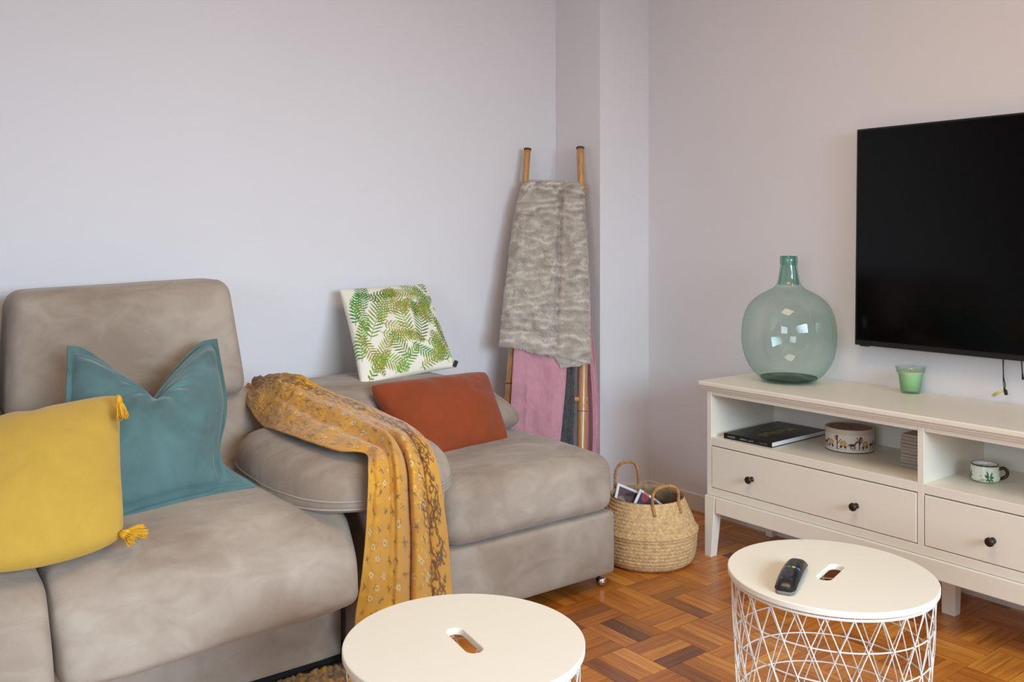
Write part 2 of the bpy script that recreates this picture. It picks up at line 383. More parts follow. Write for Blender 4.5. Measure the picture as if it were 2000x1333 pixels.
def pillow(name, TL, TR, BR, BL, thick, mat, n=60, inset=0.04, power=0.42, flange=0.0, back=1.0, shape=None, wr=0.004, ws=9, canvas=None, seed=0, bulge_low=0.0, rc=0.0):
    """stuffed cushion between four corners; the front (towards the camera) and the back share the seam"""
    TL, TR, BR, BL = map(Vector, (TL, TR, BR, BL))
    U = ((TR + BR) - (TL + BL)).normalized(); W = ((TL + TR) - (BL + BR)).normalized()
    N = U.cross(W).normalized()
    if N.dot(Vector((-SN, -CS, 0))) < 0: N = -N
    su = ((TR + BR) - (TL + BL)).length / 2; sv = ((TL + TR) - (BL + BR)).length / 2
    V = []; uvs = []
    def prof(u, v):
        e = min(u * su, (1 - u) * su, v * sv, (1 - v) * sv) / 1.0
        if flange and e < flange * .75: return 0.0055
        if flange and e < flange * 1.2: return 0.0008
        fu = flange / su; fv = flange / sv
        a = max(0, min(1, (u - fu) / (1 - 2 * fu))); b = max(0, min(1, (v - fv) / (1 - 2 * fv)))
        return 0.0025 + thick / 2 * (math.sin(PI * a) ** power) * (math.sin(PI * b) ** power)
    for side in (1, -1):
        for j in range(n + 1):
            v = j / n
            for i in range(n + 1):
                u = i / n
                uu = u + inset * (0.5 - u) * 2 * math.sin(PI * v) * (1 if abs(u - .5) > 0 else 0)
                vv = v + inset * (0.5 - v) * 2 * math.sin(PI * u)
                if rc:
                    k_ = rc * abs(2 * u - 1) ** 5 * abs(2 * v - 1) ** 5; uu += (0.5 - u) * k_; vv += (0.5 - v) * k_
                p = TL * (1 - uu) * (1 - vv) + TR * uu * (1 - vv) + BR * uu * vv + BL * (1 - uu) * vv
                h = prof(u, v) * (1.0 if side > 0 else back)
                h *= 1 + bulge_low * (v - 0.5)
                q = [0, 0, 0, 1.0]
                if shape: q = shape(u, v, side)
                p = p + U * q[0] + W * q[1]
                k = min(1, 8 * min(u, 1 - u, v, 1 - v))
                w_ = fbm((u * su * 1.0 + seed, v * sv, side * 3.1), ws, 3) * wr * k
                V.append(p + N * (side * (h * q[3] + w_) + q[2])); uvs.append((u, v))
    m = (n + 1) ** 2
    F = grid_faces(n + 1, n + 1) + grid_faces(n + 1, n + 1, m, True)
    # close the seam
    ring = [i for i in range(n + 1)] + [(j + 1) * (n + 1) - 1 for j in range(1, n + 1)] + [n * (n + 1) + i for i in range(n - 1, -1, -1)] + [j * (n + 1) for j in range(n - 1, 0, -1)]
    for a, b_ in zip(ring, ring[1:] + ring[:1]): F.append((a, b_, b_ + m, a + m))
    base = (BL + BR) / 2
    V = [p - base for p in V]
    o = mesh_obj(name, V, F, mat, loc=base)
    bm = bmesh.new(); bm.from_mesh(o.data); bmesh.ops.recalc_face_normals(bm, faces=bm.faces); bm.to_mesh(o.data); bm.free()
    if canvas is not None:
        u = np.array([a[0] for a in uvs]); v = np.array([a[1] for a in uvs]); paint(o, canvas.sample(u, v))
    return o, N, U, W

# ================================================================== THE ROOM
XW, YW, YCOL, XCOL, CEIL, XL, YB = 3.0, 3.18, 2.886, 2.702, 2.62, -2.6, -2.05
def wallbox(name, b, mat='wall', kind='structure'):
    bm = bmesh.new(); box(bm, *b); return tag(bm_obj(name, bm, M[mat]), kind=kind)
floor = wallbox('floor', (XL, XW, YB, YW, -0.06, -0.004), 'subfloor')
wallbox('ceiling', (XL - .1, XW + .1, YB - .1, YW + .1, CEIL, CEIL + 0.1), 'ceiling')
wallbox('wall_left', (XL - .1, XW + .1, YW, YW + 0.1, -0.06, CEIL))
wallbox('wall_right', (XW, XW + 0.1, YB - .1, YW, -0.06, CEIL))
bm = bmesh.new()                     # the far left wall with the second window
box(bm, XL - .1, XL, YB - .1, -1.4, 0, CEIL); box(bm, XL - .1, XL, 0.3, YW, 0, CEIL); box(bm, XL - .1, XL, -1.4, 0.3, 0, 0.98); box(bm, XL - .1, XL, -1.4, 0.3, 2.12, CEIL)
tag(bm_obj('wall_far_left', bm, M['wall']), kind='structure')
bm = bmesh.new()
for a in ((-1.4, -1.34), (-.58, -.52), (.24, .30)): box(bm, XL - .09, XL - .03, a[0], a[1], .98, 2.12)
box(bm, XL - .088, XL - .032, -1.34, .24, .98, 1.04); box(bm, XL - .088, XL - .032, -1.34, .24, 2.06, 2.12)
tag(bm_obj('window_2', bm, M['window_frame']), kind='structure')
wallbox('wall_column', (XCOL, XW, YCOL, YW, 0, CEIL))
bm = bmesh.new()                     # the wall behind the camera, with the window the daylight comes through
box(bm, XL, -0.2, YB - .1, YB, 0, CEIL); box(bm, 2.2, XW, YB - .1, YB, 0, CEIL)
box(bm, -0.2, 2.2, YB - .1, YB, 0, 0.95); box(bm, -0.2, 2.2, YB - .1, YB, 2.10, CEIL)
tag(bm_obj('wall_back', bm, M['wall']), kind='structure')
bm = bmesh.new()
for a in ((-.2, -.14), (0.97, 1.03), (2.14, 2.2)): box(bm, a[0], a[1], YB - .09, YB - .03, 0.95, 2.10)
box(bm, -.14, 2.14, YB - .088, YB - .032, 0.95, 1.01); box(bm, -.14, 2.14, YB - .088, YB - .032, 2.04, 2.10)
tag(bm_obj('window_1', bm, M['window_frame']), kind='structure')
def baseb(name, b):
    o = boxobj(name, b, M['base'], bevel=0.004); tag(o, kind='structure')
baseb('baseboard_right', (XW - 0.014, XW, YB, YCOL, -0.003, 0.072))
baseb('baseboard_column', (XCOL - 0.014, XW - 0.014, YCOL - 0.014, YCOL, -0.003, 0.072))
baseb('baseboard_column_side', (XCOL - 0.014, XCOL, YCOL, YW - 0.014, -0.003, 0.072))
baseb('baseboard_left', (XL, XCOL, YW - 0.014, YW, -0.003, 0.072))

# parquet: square blocks of three strips, turned alternately
BS = 0.1615; SW = BS / 3
x_off, y_off = 1.9945, 1.8555
strips = []
for i in range(int((XL - x_off) / BS) - 1, int((XW - x_off) / BS) + 2):
    for j in range(int((YB - y_off) / BS) - 1, int((YW - y_off) / BS) + 2):
        x0, y0 = x_off + i * BS, y_off + j * BS
        along_y = (i + j) % 2 != 0          # block (0,-1) has its strips along Y
        for k in range(3):
            if along_y: cx, cy = x0 + (k + .5) * SW, y0 + BS / 2; hx, hy = SW / 2, BS / 2
            else: cx, cy = x0 + BS / 2, y0 + (k + .5) * SW; hx, hy = BS / 2, SW / 2
            if cx - hx < XL or cx - hx > XW or cy - hy < YB or cy - hy > YW: continue
            w = SN * cx + CS * cy; vis = 0
            if w > 0.5:
                px = 1000 + FPX * (CS * cx - SN * cy) / w; py = HORIZON + FPX * EYE / w
                if cx + hx < XW and cy + hy < YW and -60 < px < 2060 and py < 1420 and not (cy > 2.32 and cx < 2.12) and not (px < 560):
                    vis = 1 / w
            strips.append((vis, cx, cy, along_y))
strips.sort(key=lambda s: -s[0])
bm = bmesh.new(); g = 0.0004; hx, hy = BS / 2 - g, SW / 2 - g
hexa(bm, [(-hx, -hy, -0.006), (hx, -hy, -0.006), (hx, hy, -0.006), (-hx, hy, -0.006)], [(-hx + .0004, -hy + .0004, 0), (hx - .0004, -hy + .0004, 0), (hx - .0004, hy - .0004, 0), (-hx + .0004, hy - .0004, 0)])
sme = bpy.data.meshes.new('parquet_strip'); bm.to_mesh(sme); bm.free(); sme.materials.append(M['parquet'])
for n_, (vis, cx, cy, al) in enumerate(strips[:290]):
    o = bpy.data.objects.new('parquet_strip', sme); COL.objects.link(o); o.location = (cx, cy, R.uniform(-.0003, .0002)); o.rotation_euler = (0, 0, PI / 2 if al else 0); o.parent = floor
V = []; F = []; T = []; UVc = []
for (vis, cx, cy, al) in strips[290:]:
    a, b_ = (hy, hx) if al else (hx, hy); s = len(V)
    x1_, y1_ = min(cx + a, XW), min(cy + b_, YW)
    V += [(cx - a, cy - b_, 0), (x1_, cy - b_, 0), (x1_, y1_, 0), (cx - a, y1_, 0)]
    F.append((s, s + 1, s + 2, s + 3)); T += [R.random()] * 4
    UVc += [(0, 0), (0, .05), (.16, .05), (.16, 0)] if al else [(0, 0), (.16, 0), (.16, .05), (0, .05)]
far = mesh_obj('parquet_strips_far', V, F, M['parquet_far'], floor, smooth=False); tag(far, kind='stuff')
at = far.data.attributes.new('tone', 'FLOAT', 'POINT'); at.data.foreach_set('value', T)
uvl = far.data.uv_layers.new(name='UVMap'); uvl.data.foreach_set('uv', np.array(UVc, np.float32).ravel())

# ================================================================== SOFA
sofa = tag(empty('sofa', (0.6, 2.7, 0)), 'long taupe suede sofa with loose arm pad and wide seat by the ladder', 'sofa')
def sb(name, *a, **k): return softbox(name, *a, parent=sofa, **k)
# base panel with dark underside, then the arm body and the end seat box
sb('base_panel', (-1.3, 1.132), (2.205, 3.02), (0.045, 0.262), 0.012, M['suede'], n=10, wr=0.001)
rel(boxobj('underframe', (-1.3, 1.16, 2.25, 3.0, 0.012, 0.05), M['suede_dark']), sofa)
def lean_arm(w, u): return w
sb('arm_body', (1.272, 1.462), (2.2, 3.0), (0.05, 0.475), 0.02, M['suede'], n=12, wr=0.002)
sb('arm_front', (1.152, 1.270), (2.115, 3.0), (0.05, 0.475), 0.03, M['suede'], n=12, wr=0.002)
sb('end_base', (1.466, 2.13), (2.2, 3.06), (0.045, 0.25), 0.014, M['suede'], n=12, wr=0.0015)
def endseat(w, u):
    w = w.copy(); w[2] += 0.006 * (1 - u[0] ** 2); return w
sb('end_seat', (1.466, 2.132), (2.192, 3.07), (0.246, 0.44), (0.055, 0.065, 0.055), M['suede'], n=26, puff=(0.006, 0.006, 0.014), wr=0.004, deform=endseat)
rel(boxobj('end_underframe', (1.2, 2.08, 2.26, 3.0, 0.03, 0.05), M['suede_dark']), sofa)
def caster(x, y):
    V, F = lathe([(0.001, 0.05), (0.012, 0.05), (0.012, 0.034), (0.006, 0.03), (0.006, 0.022)], 12, center=(x, y, 0))
    V2 = []; F2 = []
    V, F = lathe([(0.0, 0.0), (0.010, 0.002), (0.017, 0.010), (0.019, 0.018), (0.016, 0.028), (0.009, 0.034), (0.0, 0.036)], 14, V, F, center=(x, y, 0))
    rel(mesh_obj('caster', V, F, M['chrome']), sofa)
caster(2.095, 2.232); caster(2.095, 2.95); caster(1.5, 2.95); caster(-1.2, 2.95)
# seats
def seatdef(w, u):
    w = w.copy(); z = (w[2] - 0.25) / 0.22
    fr = max(0, min(1, (2.45 - w[1]) / 0.45))
    w[1] -= 0.055 * max(0, min(1, (1.05 - w[0]) / .5)) * fr * (1 - .6 * max(0, z))
    w[2] -= 0.022 * max(0, z) * (1 - min(1, max(0, (w[1] - 1.95) / .16))) ** 2
    w[1] += 0.105 * max(0, z) ** 2.2 * fr          # front face leans back towards the top
    w[2] += 0.014 * max(0, z) * math.sin(PI * min(1, max(0, (w[1] - 2.0) / 0.85)))
    return w
sb('seat_cushion', (0.398, 1.095), (2.012, 2.86), (0.246, 0.468), (0.035, 0.045, 0.035), M['suede'], n=34, puff=(0.004, 0.016, 0.022), wr=0.006, ws=4, deform=seatdef)
sb('seat_cushion', (-0.32, 0.390), (1.990, 2.86), (0.236, 0.468), (0.035, 0.045, 0.035), M['suede'], n=24, puff=(0.004, 0.016, 0.022), wr=0.006, ws=4, deform=seatdef, seed=9)
# backs: a lower lumbar block and an adjustable head block above it
def lumb(w, u):
    w = w.copy(); w[1] += 0.10 * (w[2] - 0.45) / 0.25; return w
sb('lumbar_back', (0.43, 1.160), (2.68, 3.02), (0.40, 0.690), (0.09, 0.10, 0.10), M['suede'], n=22, puff=(0.01, 0.02, 0.0), wr=0.004, deform=lumb)
sb('lumbar_back', (-0.30, 0.415), (2.68, 3.02), (0.40, 0.685), (0.09, 0.10, 0.10), M['suede'], n=16, puff=(0.01, 0.02, 0.0), wr=0.004, deform=lumb)
def head(cx, hw):
    def f(w, u):
        w = w.copy(); t = (w[2] - 0.66) / 0.35
        w[0] = cx + (w[0] - cx) * (1.03 - 0.07 * max(0, t)); w[1] += 0.09 * t
        w[2] += 0.012 * (w[0] - cx) / hw
        return w
    return f
sb('head_rest', (0.436, 1.086), (2.74, 2.95), (0.655, 1.014), (0.045, 0.065, 0.05), M['suede'], n=28, puff=(0.0, 0.022, 0.004), wr=0.004, ws=4, deform=head(0.755, 0.31))
sb('head_rest', (-0.28, 0.405), (2.74, 2.95), (0.655, 1.004), (0.062, 0.075, 0.075), M['suede'], n=20, puff=(0.0, 0.022, 0.004), wr=0.004, ws=4, deform=head(0.065, 0.34), seed=4)
# seam piping down the left edge of the head rest
tube_pts = [(0.462, 2.772 + 0.09 * (z - 0.66) / 0.35, z) for z in np.linspace(0.70, 0.965, 16)]
rel(tube('piping', tube_pts, 0.0035, M['piping'], n=6), sofa)
# low back bolster of the end seat, lying against the wall
def bol(w, u):
    w = w.copy(); t = max(0, (w[0] - 1.75) / 0.37)
    w[2] -= 0.10 * t ** 2.2 * max(0, (w[2] - 0.43) / 0.2); w[1] += 0.12 * max(0, (w[2] - 0.45) / 0.2)*0.6
    return w
sb('back_bolster', (1.13, 2.135), (2.63, 3.08), (0.432, 0.650), (0.11, 0.15, 0.105), M['suede'], n=26, puff=(0.01, 0.0, 0.012), wr=0.004, deform=bol)
# loose pad on the arm, with two rows of piping
PX, PY, PZ = (0.955, 1.462), (2.028, 2.70), (0.462, 0.600)
def padd(w, u):
    w = w.copy(); k = 1 - 0.5 * (u[0] ** 2); w[2] += 0.006 * (1 - u[0] ** 2) - 0.018 * max(0, -u[1]) ** 3 - 0.016 * max(0, u[1]) ** 2
    return w
def capsule_pad():
    # outline: rounded rectangle with generous corners; profile: bellied edge with flat band
    n = 96; out = []
    cx, cy = (PX[0] + PX[1]) / 2, (PY[0] + PY[1]) / 2; hx, hy = (PX[1] - PX[0]) / 2, (PY[1] - PY[0]) / 2
    def outl(a):
        p = 2.9; c, s_ = math.cos(a), math.sin(a)
        return hx * math.copysign(abs(c) ** (2 / p), c), hy * math.copysign(abs(s_) ** (2 / p), s_)
    prof = [(0.0, 0.600), (0.25, 0.598), (0.5, 0.597), (0.7, 0.592), (0.82, 0.583), (0.90, 0.571), (0.955, 0.553), (0.985, 0.530), (0.994, 0.512), (0.994, 0.507), (1.0, 0.500), (1.0, 0.488), (0.994, 0.480), (0.985, 0.476), (0.95, 0.468), (0.85, 0.462), (0.5, 0.458), (0.0, 0.458)]
    V = []; F = []
    for k, z in prof:
        for i in range(n):
            x, y = outl(2 * PI * i / n)
            w = Vector((cx + x * k, cy + y * k, z)); nz = noise.noise(w * 6) * 0.004 + noise.noise(w * 17) * 0.0012
            V.append((w.x, w.y, w.z + nz + 0.01 * (w.y - cy) / hy * (1 if z > .5 else 0)))
    for r_ in range(len(prof) - 1):
        for i in range(n): F.append((r_ * n + i, (r_ + 1) * n + i, (r_ + 1) * n + (i + 1) % n, r_ * n + (i + 1) % n))
    o = rel(mesh_obj('arm_pad', V, F, M['suede']), sofa)
    for k, z in ((1.0, 0.508), (0.997, 0.479)):
        pts = []
        for i in range(n):
            x, y = outl(2 * PI * i / n); w = Vector((cx + x * k, cy + y * k, z)); nz = noise.noise(w * 6) * 0.004
            pts.append((w.x, w.y, z + nz + (0.01 * (w.y - cy) / hy if z > .5 else 0)))
        rel(tube('piping', pts, 0.0028, M['piping'], n=6, closed=True), sofa)
capsule_pad()
bm = bmesh.new(); box(bm, 0.965, 1.01, 2.335, 2.337, 0.472, 0.484)
rel(bm_obj('care_tag', bm, M['blue_tag']), sofa)

# ================================================================== CUSHIONS
# teal velvet cushion with flange and chopped top
def teal_shape(u, v, side):   # pinched top, puckered ears, slack lower right corner
    uc = 0.50
    nt = max(0, 1 - abs(u - uc) / (0.44 if u < uc else 0.40)) ** 1.35 * max(0, 1 - v / 0.6) ** 1.5
    rr_ = max(0, (u - .5) * 2) ** 2 * math.exp(-((v - .80) / .22) ** 2) * (1 - max(0, (v - .8) / .2) ** 2)
    ll_ = max(0, (.5 - u) * 2) ** 2 * math.sin(PI * v)
    fold = math.exp(-((u - uc) / 0.075) ** 2) * max(0, 1 - v / 0.42)
    rad = math.hypot((u - uc) * 1.2, v - 0.30)
    crease = 0.006 * math.sin(9 * math.atan2(v - 0.25, (u - uc) + 1e-6)) * math.exp(-((rad - 0.12) / 0.16) ** 2) * min(1, rad / 0.1)
    cor = 0.0
    ax = abs(u - uc)
    st = 0.010 * math.sin(v * 34 + ax * 7) * max(0, min(1, (ax - 0.2) / 0.15)) * max(0, 1 - v / 0.38) * min(1, 10 * min(v, 1 - u, u))
    lowr = math.exp(-((u - 0.93) / 0.10) ** 2 - ((v - 0.93) / 0.12) ** 2)
    crease -= 0.022 * math.exp(-(((u - .86) + .35 * (v - .86)) / .035) ** 2 - ((v - .86) / .10) ** 2)
    crease += 0.010 * math.sin((u + v * .8) * 17) * math.exp(-((u - .82) / .14) ** 2 - ((v - .62) / .22) ** 2)
    return [-0.068 * rr_ + 0.0 * ll_, -0.175 * nt, -0.02 * fold + (crease + st) * (1 if side > 0 else 0) - 0.012 * max(0, .25 - v), (1 - 0.55 * nt) * (1 - 0.5 * fold) * (1 - 0.25 * lowr)]
o, *_ = pillow('teal_cushion', onY(132, 676, 2.62), onY(424, 662, 2.66), onY(500, 952, 2.33), onY(75, 1078, 2.22), 0.20, M['teal'], n=150, inset=0.035, power=0.42, flange=0.018, shape=teal_shape, wr=0.006, ws=8, back=0.75, bulge_low=0.3)
tag(o, 'teal velvet cushion with chopped top leaning behind the mustard one', 'cushion')
# mustard cushion with tassels
def yel_shape(u, v, side):
    return [0, -0.035 * math.sin(PI * u) ** .8 * v ** 4 + 0.006 * math.sin(u * 22) * math.exp(-((u - .45) / .12) ** 2) * (1 - v) ** 6, 0.0035 * math.sin(u * 16 + v * 3) * max(0, 1 - v / .35) * min(1, 12 * v) * (side > 0), 1]
yo, YN, YU, YWv = pillow('mustard_cushion', onY(-128, 842, 2.34), onY(236, 768, 2.36), onY(246, 1052, 2.10), onY(-110, 1118, 2.06), 0.15, M['yellow'], n=70, inset=0.02, power=0.42, shape=yel_shape, wr=0.004, ws=10, back=0.7, seed=3, rc=0.05)
tag(yo, 'mustard yellow linen cushion with corner tassels, at the left edge', 'cushion')
def tassel(base, d0, length, spread, droop):
    V, F = [], []; base = Vector(base); d0 = Vector(d0).normalized()
    side = d0.cross(Vector((SN, CS, 0))).normalized(); fwd = side.cross(d0).normalized()
    tube_data([base - d0 * 0.002, base + d0 * 0.006, base + d0 * 0.014, base + d0 * 0.018], [0.004, 0.0075, 0.0075, 0.0062], 10, V=V, F=F)
    for k in range(46):
        a = R.uniform(0, 2 * PI); q = math.sqrt(R.random()); s_ = side * math.cos(a) * q; f_ = fwd * math.sin(a) * q
        L_ = length * R.uniform(.82, 1.05); pts = []
        for t in np.linspace(0, 1, 6):
            pts.append(base + d0 * (0.014 + L_ * t) + (s_ + f_) * (0.005 + spread * t ** 0.8) + Vector((0, 0, -droop * t * t)) + Vector((R.uniform(-.0012, .0012), R.uniform(-.0012, .0012), 0)))
        tube_data(pts, [0.0013] * 5 + [0.0008], 5, V=V, F=F)
    V = [Vector(v) - yo.location for v in V]
    return mesh_obj('tassel', V, F, M['tassel'], yo)
tassel(onY(231, 774, 2.26), (0.10, -0.35, -1), 0.042, 0.010, 0.0)
p = onY(236, 1043, 2.085)
tassel(p, (1, -0.12, 0.05), 0.040, 0.012, 0.006)
tassel(p, (0.45, -0.75, -0.25), 0.020, 0.010, 0.002)

# fern cushion
def fern_canvas():
    c = Canvas(420, 420, (236, 230, 214)); rr = random.Random(11)
    greens = [(104, 142, 36), (136, 158, 44), (48, 140, 50), (150, 148, 52), (112, 150, 48), (164, 160, 74), (76, 118, 34)]
    def frond(x, y, ang, L, W, col, curve=0.0, gap=8.0):
        L *= 1.3; W = W * 1.2 + 8; gap = max(12.0, W * .27); n = int(L / gap); px, py, a = x, y, ang
        for i in range(n):
            t = i / n; a += curve / n; nx, ny = px + math.cos(a) * L / n, py + math.sin(a) * L / n
            c.line(px, py, nx, ny, 1.1, tuple(int(q * .8) for q in col))
            lw = W * (math.sin(PI * min(1, (t * .86 + .14))) ** .75)
            for sgn in (-1, 1):
                b = a + sgn * (1.05 - 0.35 * t); ex, ey = nx + math.cos(b) * lw, ny + math.sin(b) * lw
                mx, my = (nx + ex) / 2, (ny + ey) / 2
                cc = tuple(max(0, min(255, int(q * rr.uniform(.82, 1.18)))) for q in col)
                c.ell(mx, my, lw / 2, 3.0, cc, b)
            px, py = nx, ny
    F_ = [(12, 330, -1.5, 120, 20, 4, .2), (14, 180, -1.4, 110, 20, 2, .2), (25, 415, -.9, 100, 22, 0, .2), (60, 130, -1.45, 130, 26, 2, .25), (55, 260, -1.15, 220, 42, 0, .35), (150, 150, -.15, 110, 26, 3, -.3), (120, 200, .35, 150, 30, 5, .35), (105, 235, .5, 130, 24, 3, -.5),
          (235, 280, -1.75, 190, 40, 1, .25), (270, 310, -1.1, 150, 34, 6, -.5), (330, 60, -3.0, 120, 22, 3, -.25), (390, 90, -2.6, 110, 22, 4, .2), (345, 230, -1.45, 160, 30, 0, -.25),
          (290, 190, -.9, 120, 26, 6, .3), (400, 260, -2.1, 110, 24, 1, .3), (215, 370, -2.2, 100, 30, 0, .2), (230, 300, .9, 120, 22, 2, -.6), (300, 300, .35, 110, 26, 4, .3),
          (330, 400, -1.3, 120, 28, 3, .3), (60, 400, -1.2, 120, 28, 5, .3), (40, 330, .25, 130, 28, 1, .35), (140, 410, -.55, 110, 22, 4, -.2), (250, 410, -.4, 130, 24, 5, -.2),
          (390, 400, -2.0, 110, 24, 0, .2), (20, 60, 1.2, 120, 20, 0, .3), (180, 60, 2.2, 110, 24, 1, -.3), (100, 60, -.2, 90, 18, 6, .4), (250, 110, .6, 90, 18, 5, .5), (385, 180, 1.3, 110, 20, 6, .2), (20, 220, 1.3, 150, 20, 3, -.2)]
    for (x, y, a, L, W, k, cu) in F_: frond(x, y, a, L, W, greens[k], cu, gap=7.5 if L > 120 else 6.5)
    for _ in range(9):
        frond(rr.uniform(10, 410), rr.uniform(20, 410), rr.uniform(-PI, 0), rr.uniform(50, 80), 15, rr.choice(greens), rr.uniform(-.5, .5), 6)
    return c
fo, *_ = pillow('fern_cushion', onY(663, 567, 3.10), onY(831, 556, 3.10), onY(889, 718, 2.86), onY(705, 758, 2.82), 0.10, M['fern'], n=300, inset=0.02, power=0.36, canvas=fern_canvas(), wr=0.003, ws=9, back=0.6, seed=5)
tag(fo, 'cream cushion printed with green ferns, leaning on the wall', 'cushion')
p = onY(887, 711, 2.85); bm = bmesh.new(); box(bm, -0.003, 0.012, -0.001, 0.001, -0.010, 0.014)
t_ = bm_obj('brand_tag', bm, M['tag_black'], fo); t_.location = p - fo.location; t_.rotation_euler = (0, 0.35, -0.6); t_['label'] = 'small black tag on the side seam'; t_.name = 'seam_tag'
# rust cushion
ro, *_ = pillow('rust_cushion', onY(716, 752, 2.71), onY(951, 725, 2.76), onY(997, 866, 2.545), onY(800, 912, 2.50), 0.15, M['rust'], n=70, inset=0.03, power=0.40, wr=0.006, ws=10, back=0.9, seed=8, rc=0.06,
                shape=lambda u, v, s: [0, 0, 0.004 * math.sin((u * 26 + v * 9)) * math.exp(-((u - .72) / .12) ** 2 - ((v - .85) / .14) ** 2) * (s > 0), 1])
tag(ro, 'rust orange velvet lumbar cushion in front of the fern cushion', 'cushion')

# ================================================================== MUSTARD THROW
def throw_canvas():
    w, h = 420, 1300; c = Canvas(w, h, (200, 142, 42)); rr = random.Random(5)
    br = (112, 78, 34)
    def sprig(x, y, s, col, al=.85):
        for k in range(rr.choice((4, 5))):
            a = rr.uniform(0, 2 * PI); c.line(x, y, x + math.cos(a) * s, y + math.sin(a) * s, 2.0, col, 1.3, al)
            c.ell(x + math.cos(a) * s, y + math.sin(a) * s, 2.3, 1.6, col, a, al)
    # scattered sprigs and pale blossoms
    for j in range(34):
        for i in range(6):
            x = 20 + i * 50 + (j % 2) * 25 + rr.uniform(-6, 6); y = 20 + j * 38 + rr.uniform(-6, 6)
            if x > w * .72: continue
            sprig(x, y, rr.uniform(8, 13), br if rr.random() < .8 else (150, 112, 60))
            if rr.random() < .22:
                for a in np.linspace(0, 2 * PI, 7)[:-1]: c.ell(x + 6 * math.cos(a), y + 6 * math.sin(a), 3.4, 2.4, (226, 204, 142), a, .8)
                c.ell(x, y, 3, 3, (150, 90, 30))
    # vine border along the right side: curling lines
    for rep in range(2):
        x = w * (.80 + .07 * rep); a = PI / 2
        for k in range(900):
            y = k * h / 900; xx = w * (.80 + .08 * rep) + 13 * math.sin(y * .055 + rep * 2) + 6 * math.sin(y * .17)
            c.ell(xx, y, 3.0, 3.0, (104, 66, 30), 0, .8)
    for k in range(420):
        x = w * rr.uniform(.72, .95); y = rr.uniform(0, h); a = rr.uniform(0, 2 * PI); rr_ = rr.uniform(5, 11)
        pr = None
        for t in np.linspace(0, rr.uniform(2, 4.5), 9):
            q = (x + rr_ * math.cos(a + t) , y + rr_ * math.sin(a + t))
            if pr: c.line(pr[0], pr[1], q[0], q[1], 2.0, (98, 60, 28), al=.85)
            pr = q
    for k in range(150): c.ell(w * rr.uniform(.62, .74), rr.uniform(0, h), rr.uniform(3, 6), 2.4, (228, 184, 96), rr.uniform(0, 3), .7)
    for k in range(60): c.ell(w * rr.uniform(.62, .74), rr.uniform(0, h), 4, 1.6, (140, 92, 40), rr.uniform(0, 3), .7)
    # the upper end has a denser brown print
    for k in range(2600):
        y = abs(rr.gauss(0, 1)) * h * .20; x = rr.uniform(0, w); a = rr.uniform(0, PI)
        c.line(x, y, x + 9 * math.cos(a), y + 9 * math.sin(a), 1.6, (128, 86, 34), .8, .75)
    return c
rows = [  # left point, right point on the photographed outline
    (onZ(472, 768, .655), onZ(500, 741, .70)), (onZ(488, 798, .635), onZ(545, 729, .735)), (onZ(514, 832, .60), onZ(586, 733, .74)),
    (onZ(545, 842, .612), onZ(626, 757, .70)), (onZ(600, 863, .612), onZ(692, 783, .665)), (onZ(660, 880, .61), onZ(762, 813, .632)),
    (onZ(714, 887, .605), onZ(818, 846, .632)), (onY(719, 920, 2.0), onY(849, 895, 2.03)), (onY(717, 990, 1.995), onY(863, 968, 2.015)),
    (onY(712, 1070, 2.035), onY(875, 1060, 2.08)), (onY(704, 1140, 2.07), onY(881, 1150, 2.15)), (onY(694, 1205, 2.10), onY(884, 1225, 2.16)),
    (onZ(690, 1296, .045), onZ(884, 1262, .03)), (onZ(672, 1345, .012), onZ(830, 1330, .012))]
Lc = catmull([tuple(a) for a, b_ in rows], 330); Uc = catmull([tuple(b_) for a, b_ in rows], 330)
NU = 150; NV = 330; V = []
toward = np.array([-SN, -CS, 0.35]); toward /= np.linalg.norm(toward)
def sstep(a, b, x):
    t = max(0, min(1, (x - a) / (b - a))); return t * t * (3 - 2 * t)
folds = [(0.14, .06, .014), (0.53, .035, -.036), (0.42, .05, .026), (0.64, .05, .022), (0.77, .03, -.014), (0.88, .06, .010), (.27, .04, -.012)]
for j in range(NV):
    s_ = j / (NV - 1) * 13           # row coordinate
    hang = sstep(5.2, 7.3, s_); top = 1 - hang
    floorq = sstep(11.6, 12.3, s_)
    for i in range(NU):
        t = i / (NU - 1); p_ = Lc[j] * (1 - t) + Uc[j] * t
        bul = math.sin(PI * t) ** .7
        d = 0.0
        for (tc_, wd_, am) in folds:
            d += am * math.exp(-((t - tc_ - 0.015 * math.sin(s_ * 1.1)) / wd_) ** 2) * (0.25 + .75 * hang) * sstep(4.0, 6.5, s_) * (1 - .3 * floorq)
        # long diagonal fold over the top that runs into the hanging part
        tt_ = 0.62 - 0.05 * (s_ - 2)
        d += top * (0.014 * math.exp(-((t - tt_) / .09) ** 2) - 0.010 * math.exp(-((t - tt_ + .16) / .07) ** 2)) * sstep(1.0, 3.5, s_)
        nz = fbm((t * 1.6, s_ * .9, 2.0), 2.2, 3) * (0.007 + 0.010 * (1 - sstep(0, 4, s_))) * min(1, 8 * min(t, 1 - t) + .25)
        up = np.array([0, 0, 1.0])
        n_ = up * top + toward * hang
        q = p_ + n_ * (d + nz) + up * (0.016 * bul * top * sstep(0.2, 2, s_)) + toward * 0.012 * bul * hang * (1 - floorq)
        if floorq > 0: q[2] = max(q[2], 0.006 + 0.01 * abs(fbm((t * 3, s_, 0), 2)))
        V.append(q)
Vn = np.array(V); base = Vector((1.28, 2.11, 0.0)); Vn = Vn - np.array(base)
thr = mesh_obj('throw_blanket', Vn, grid_faces(NU, NV), M['throw'], loc=base)
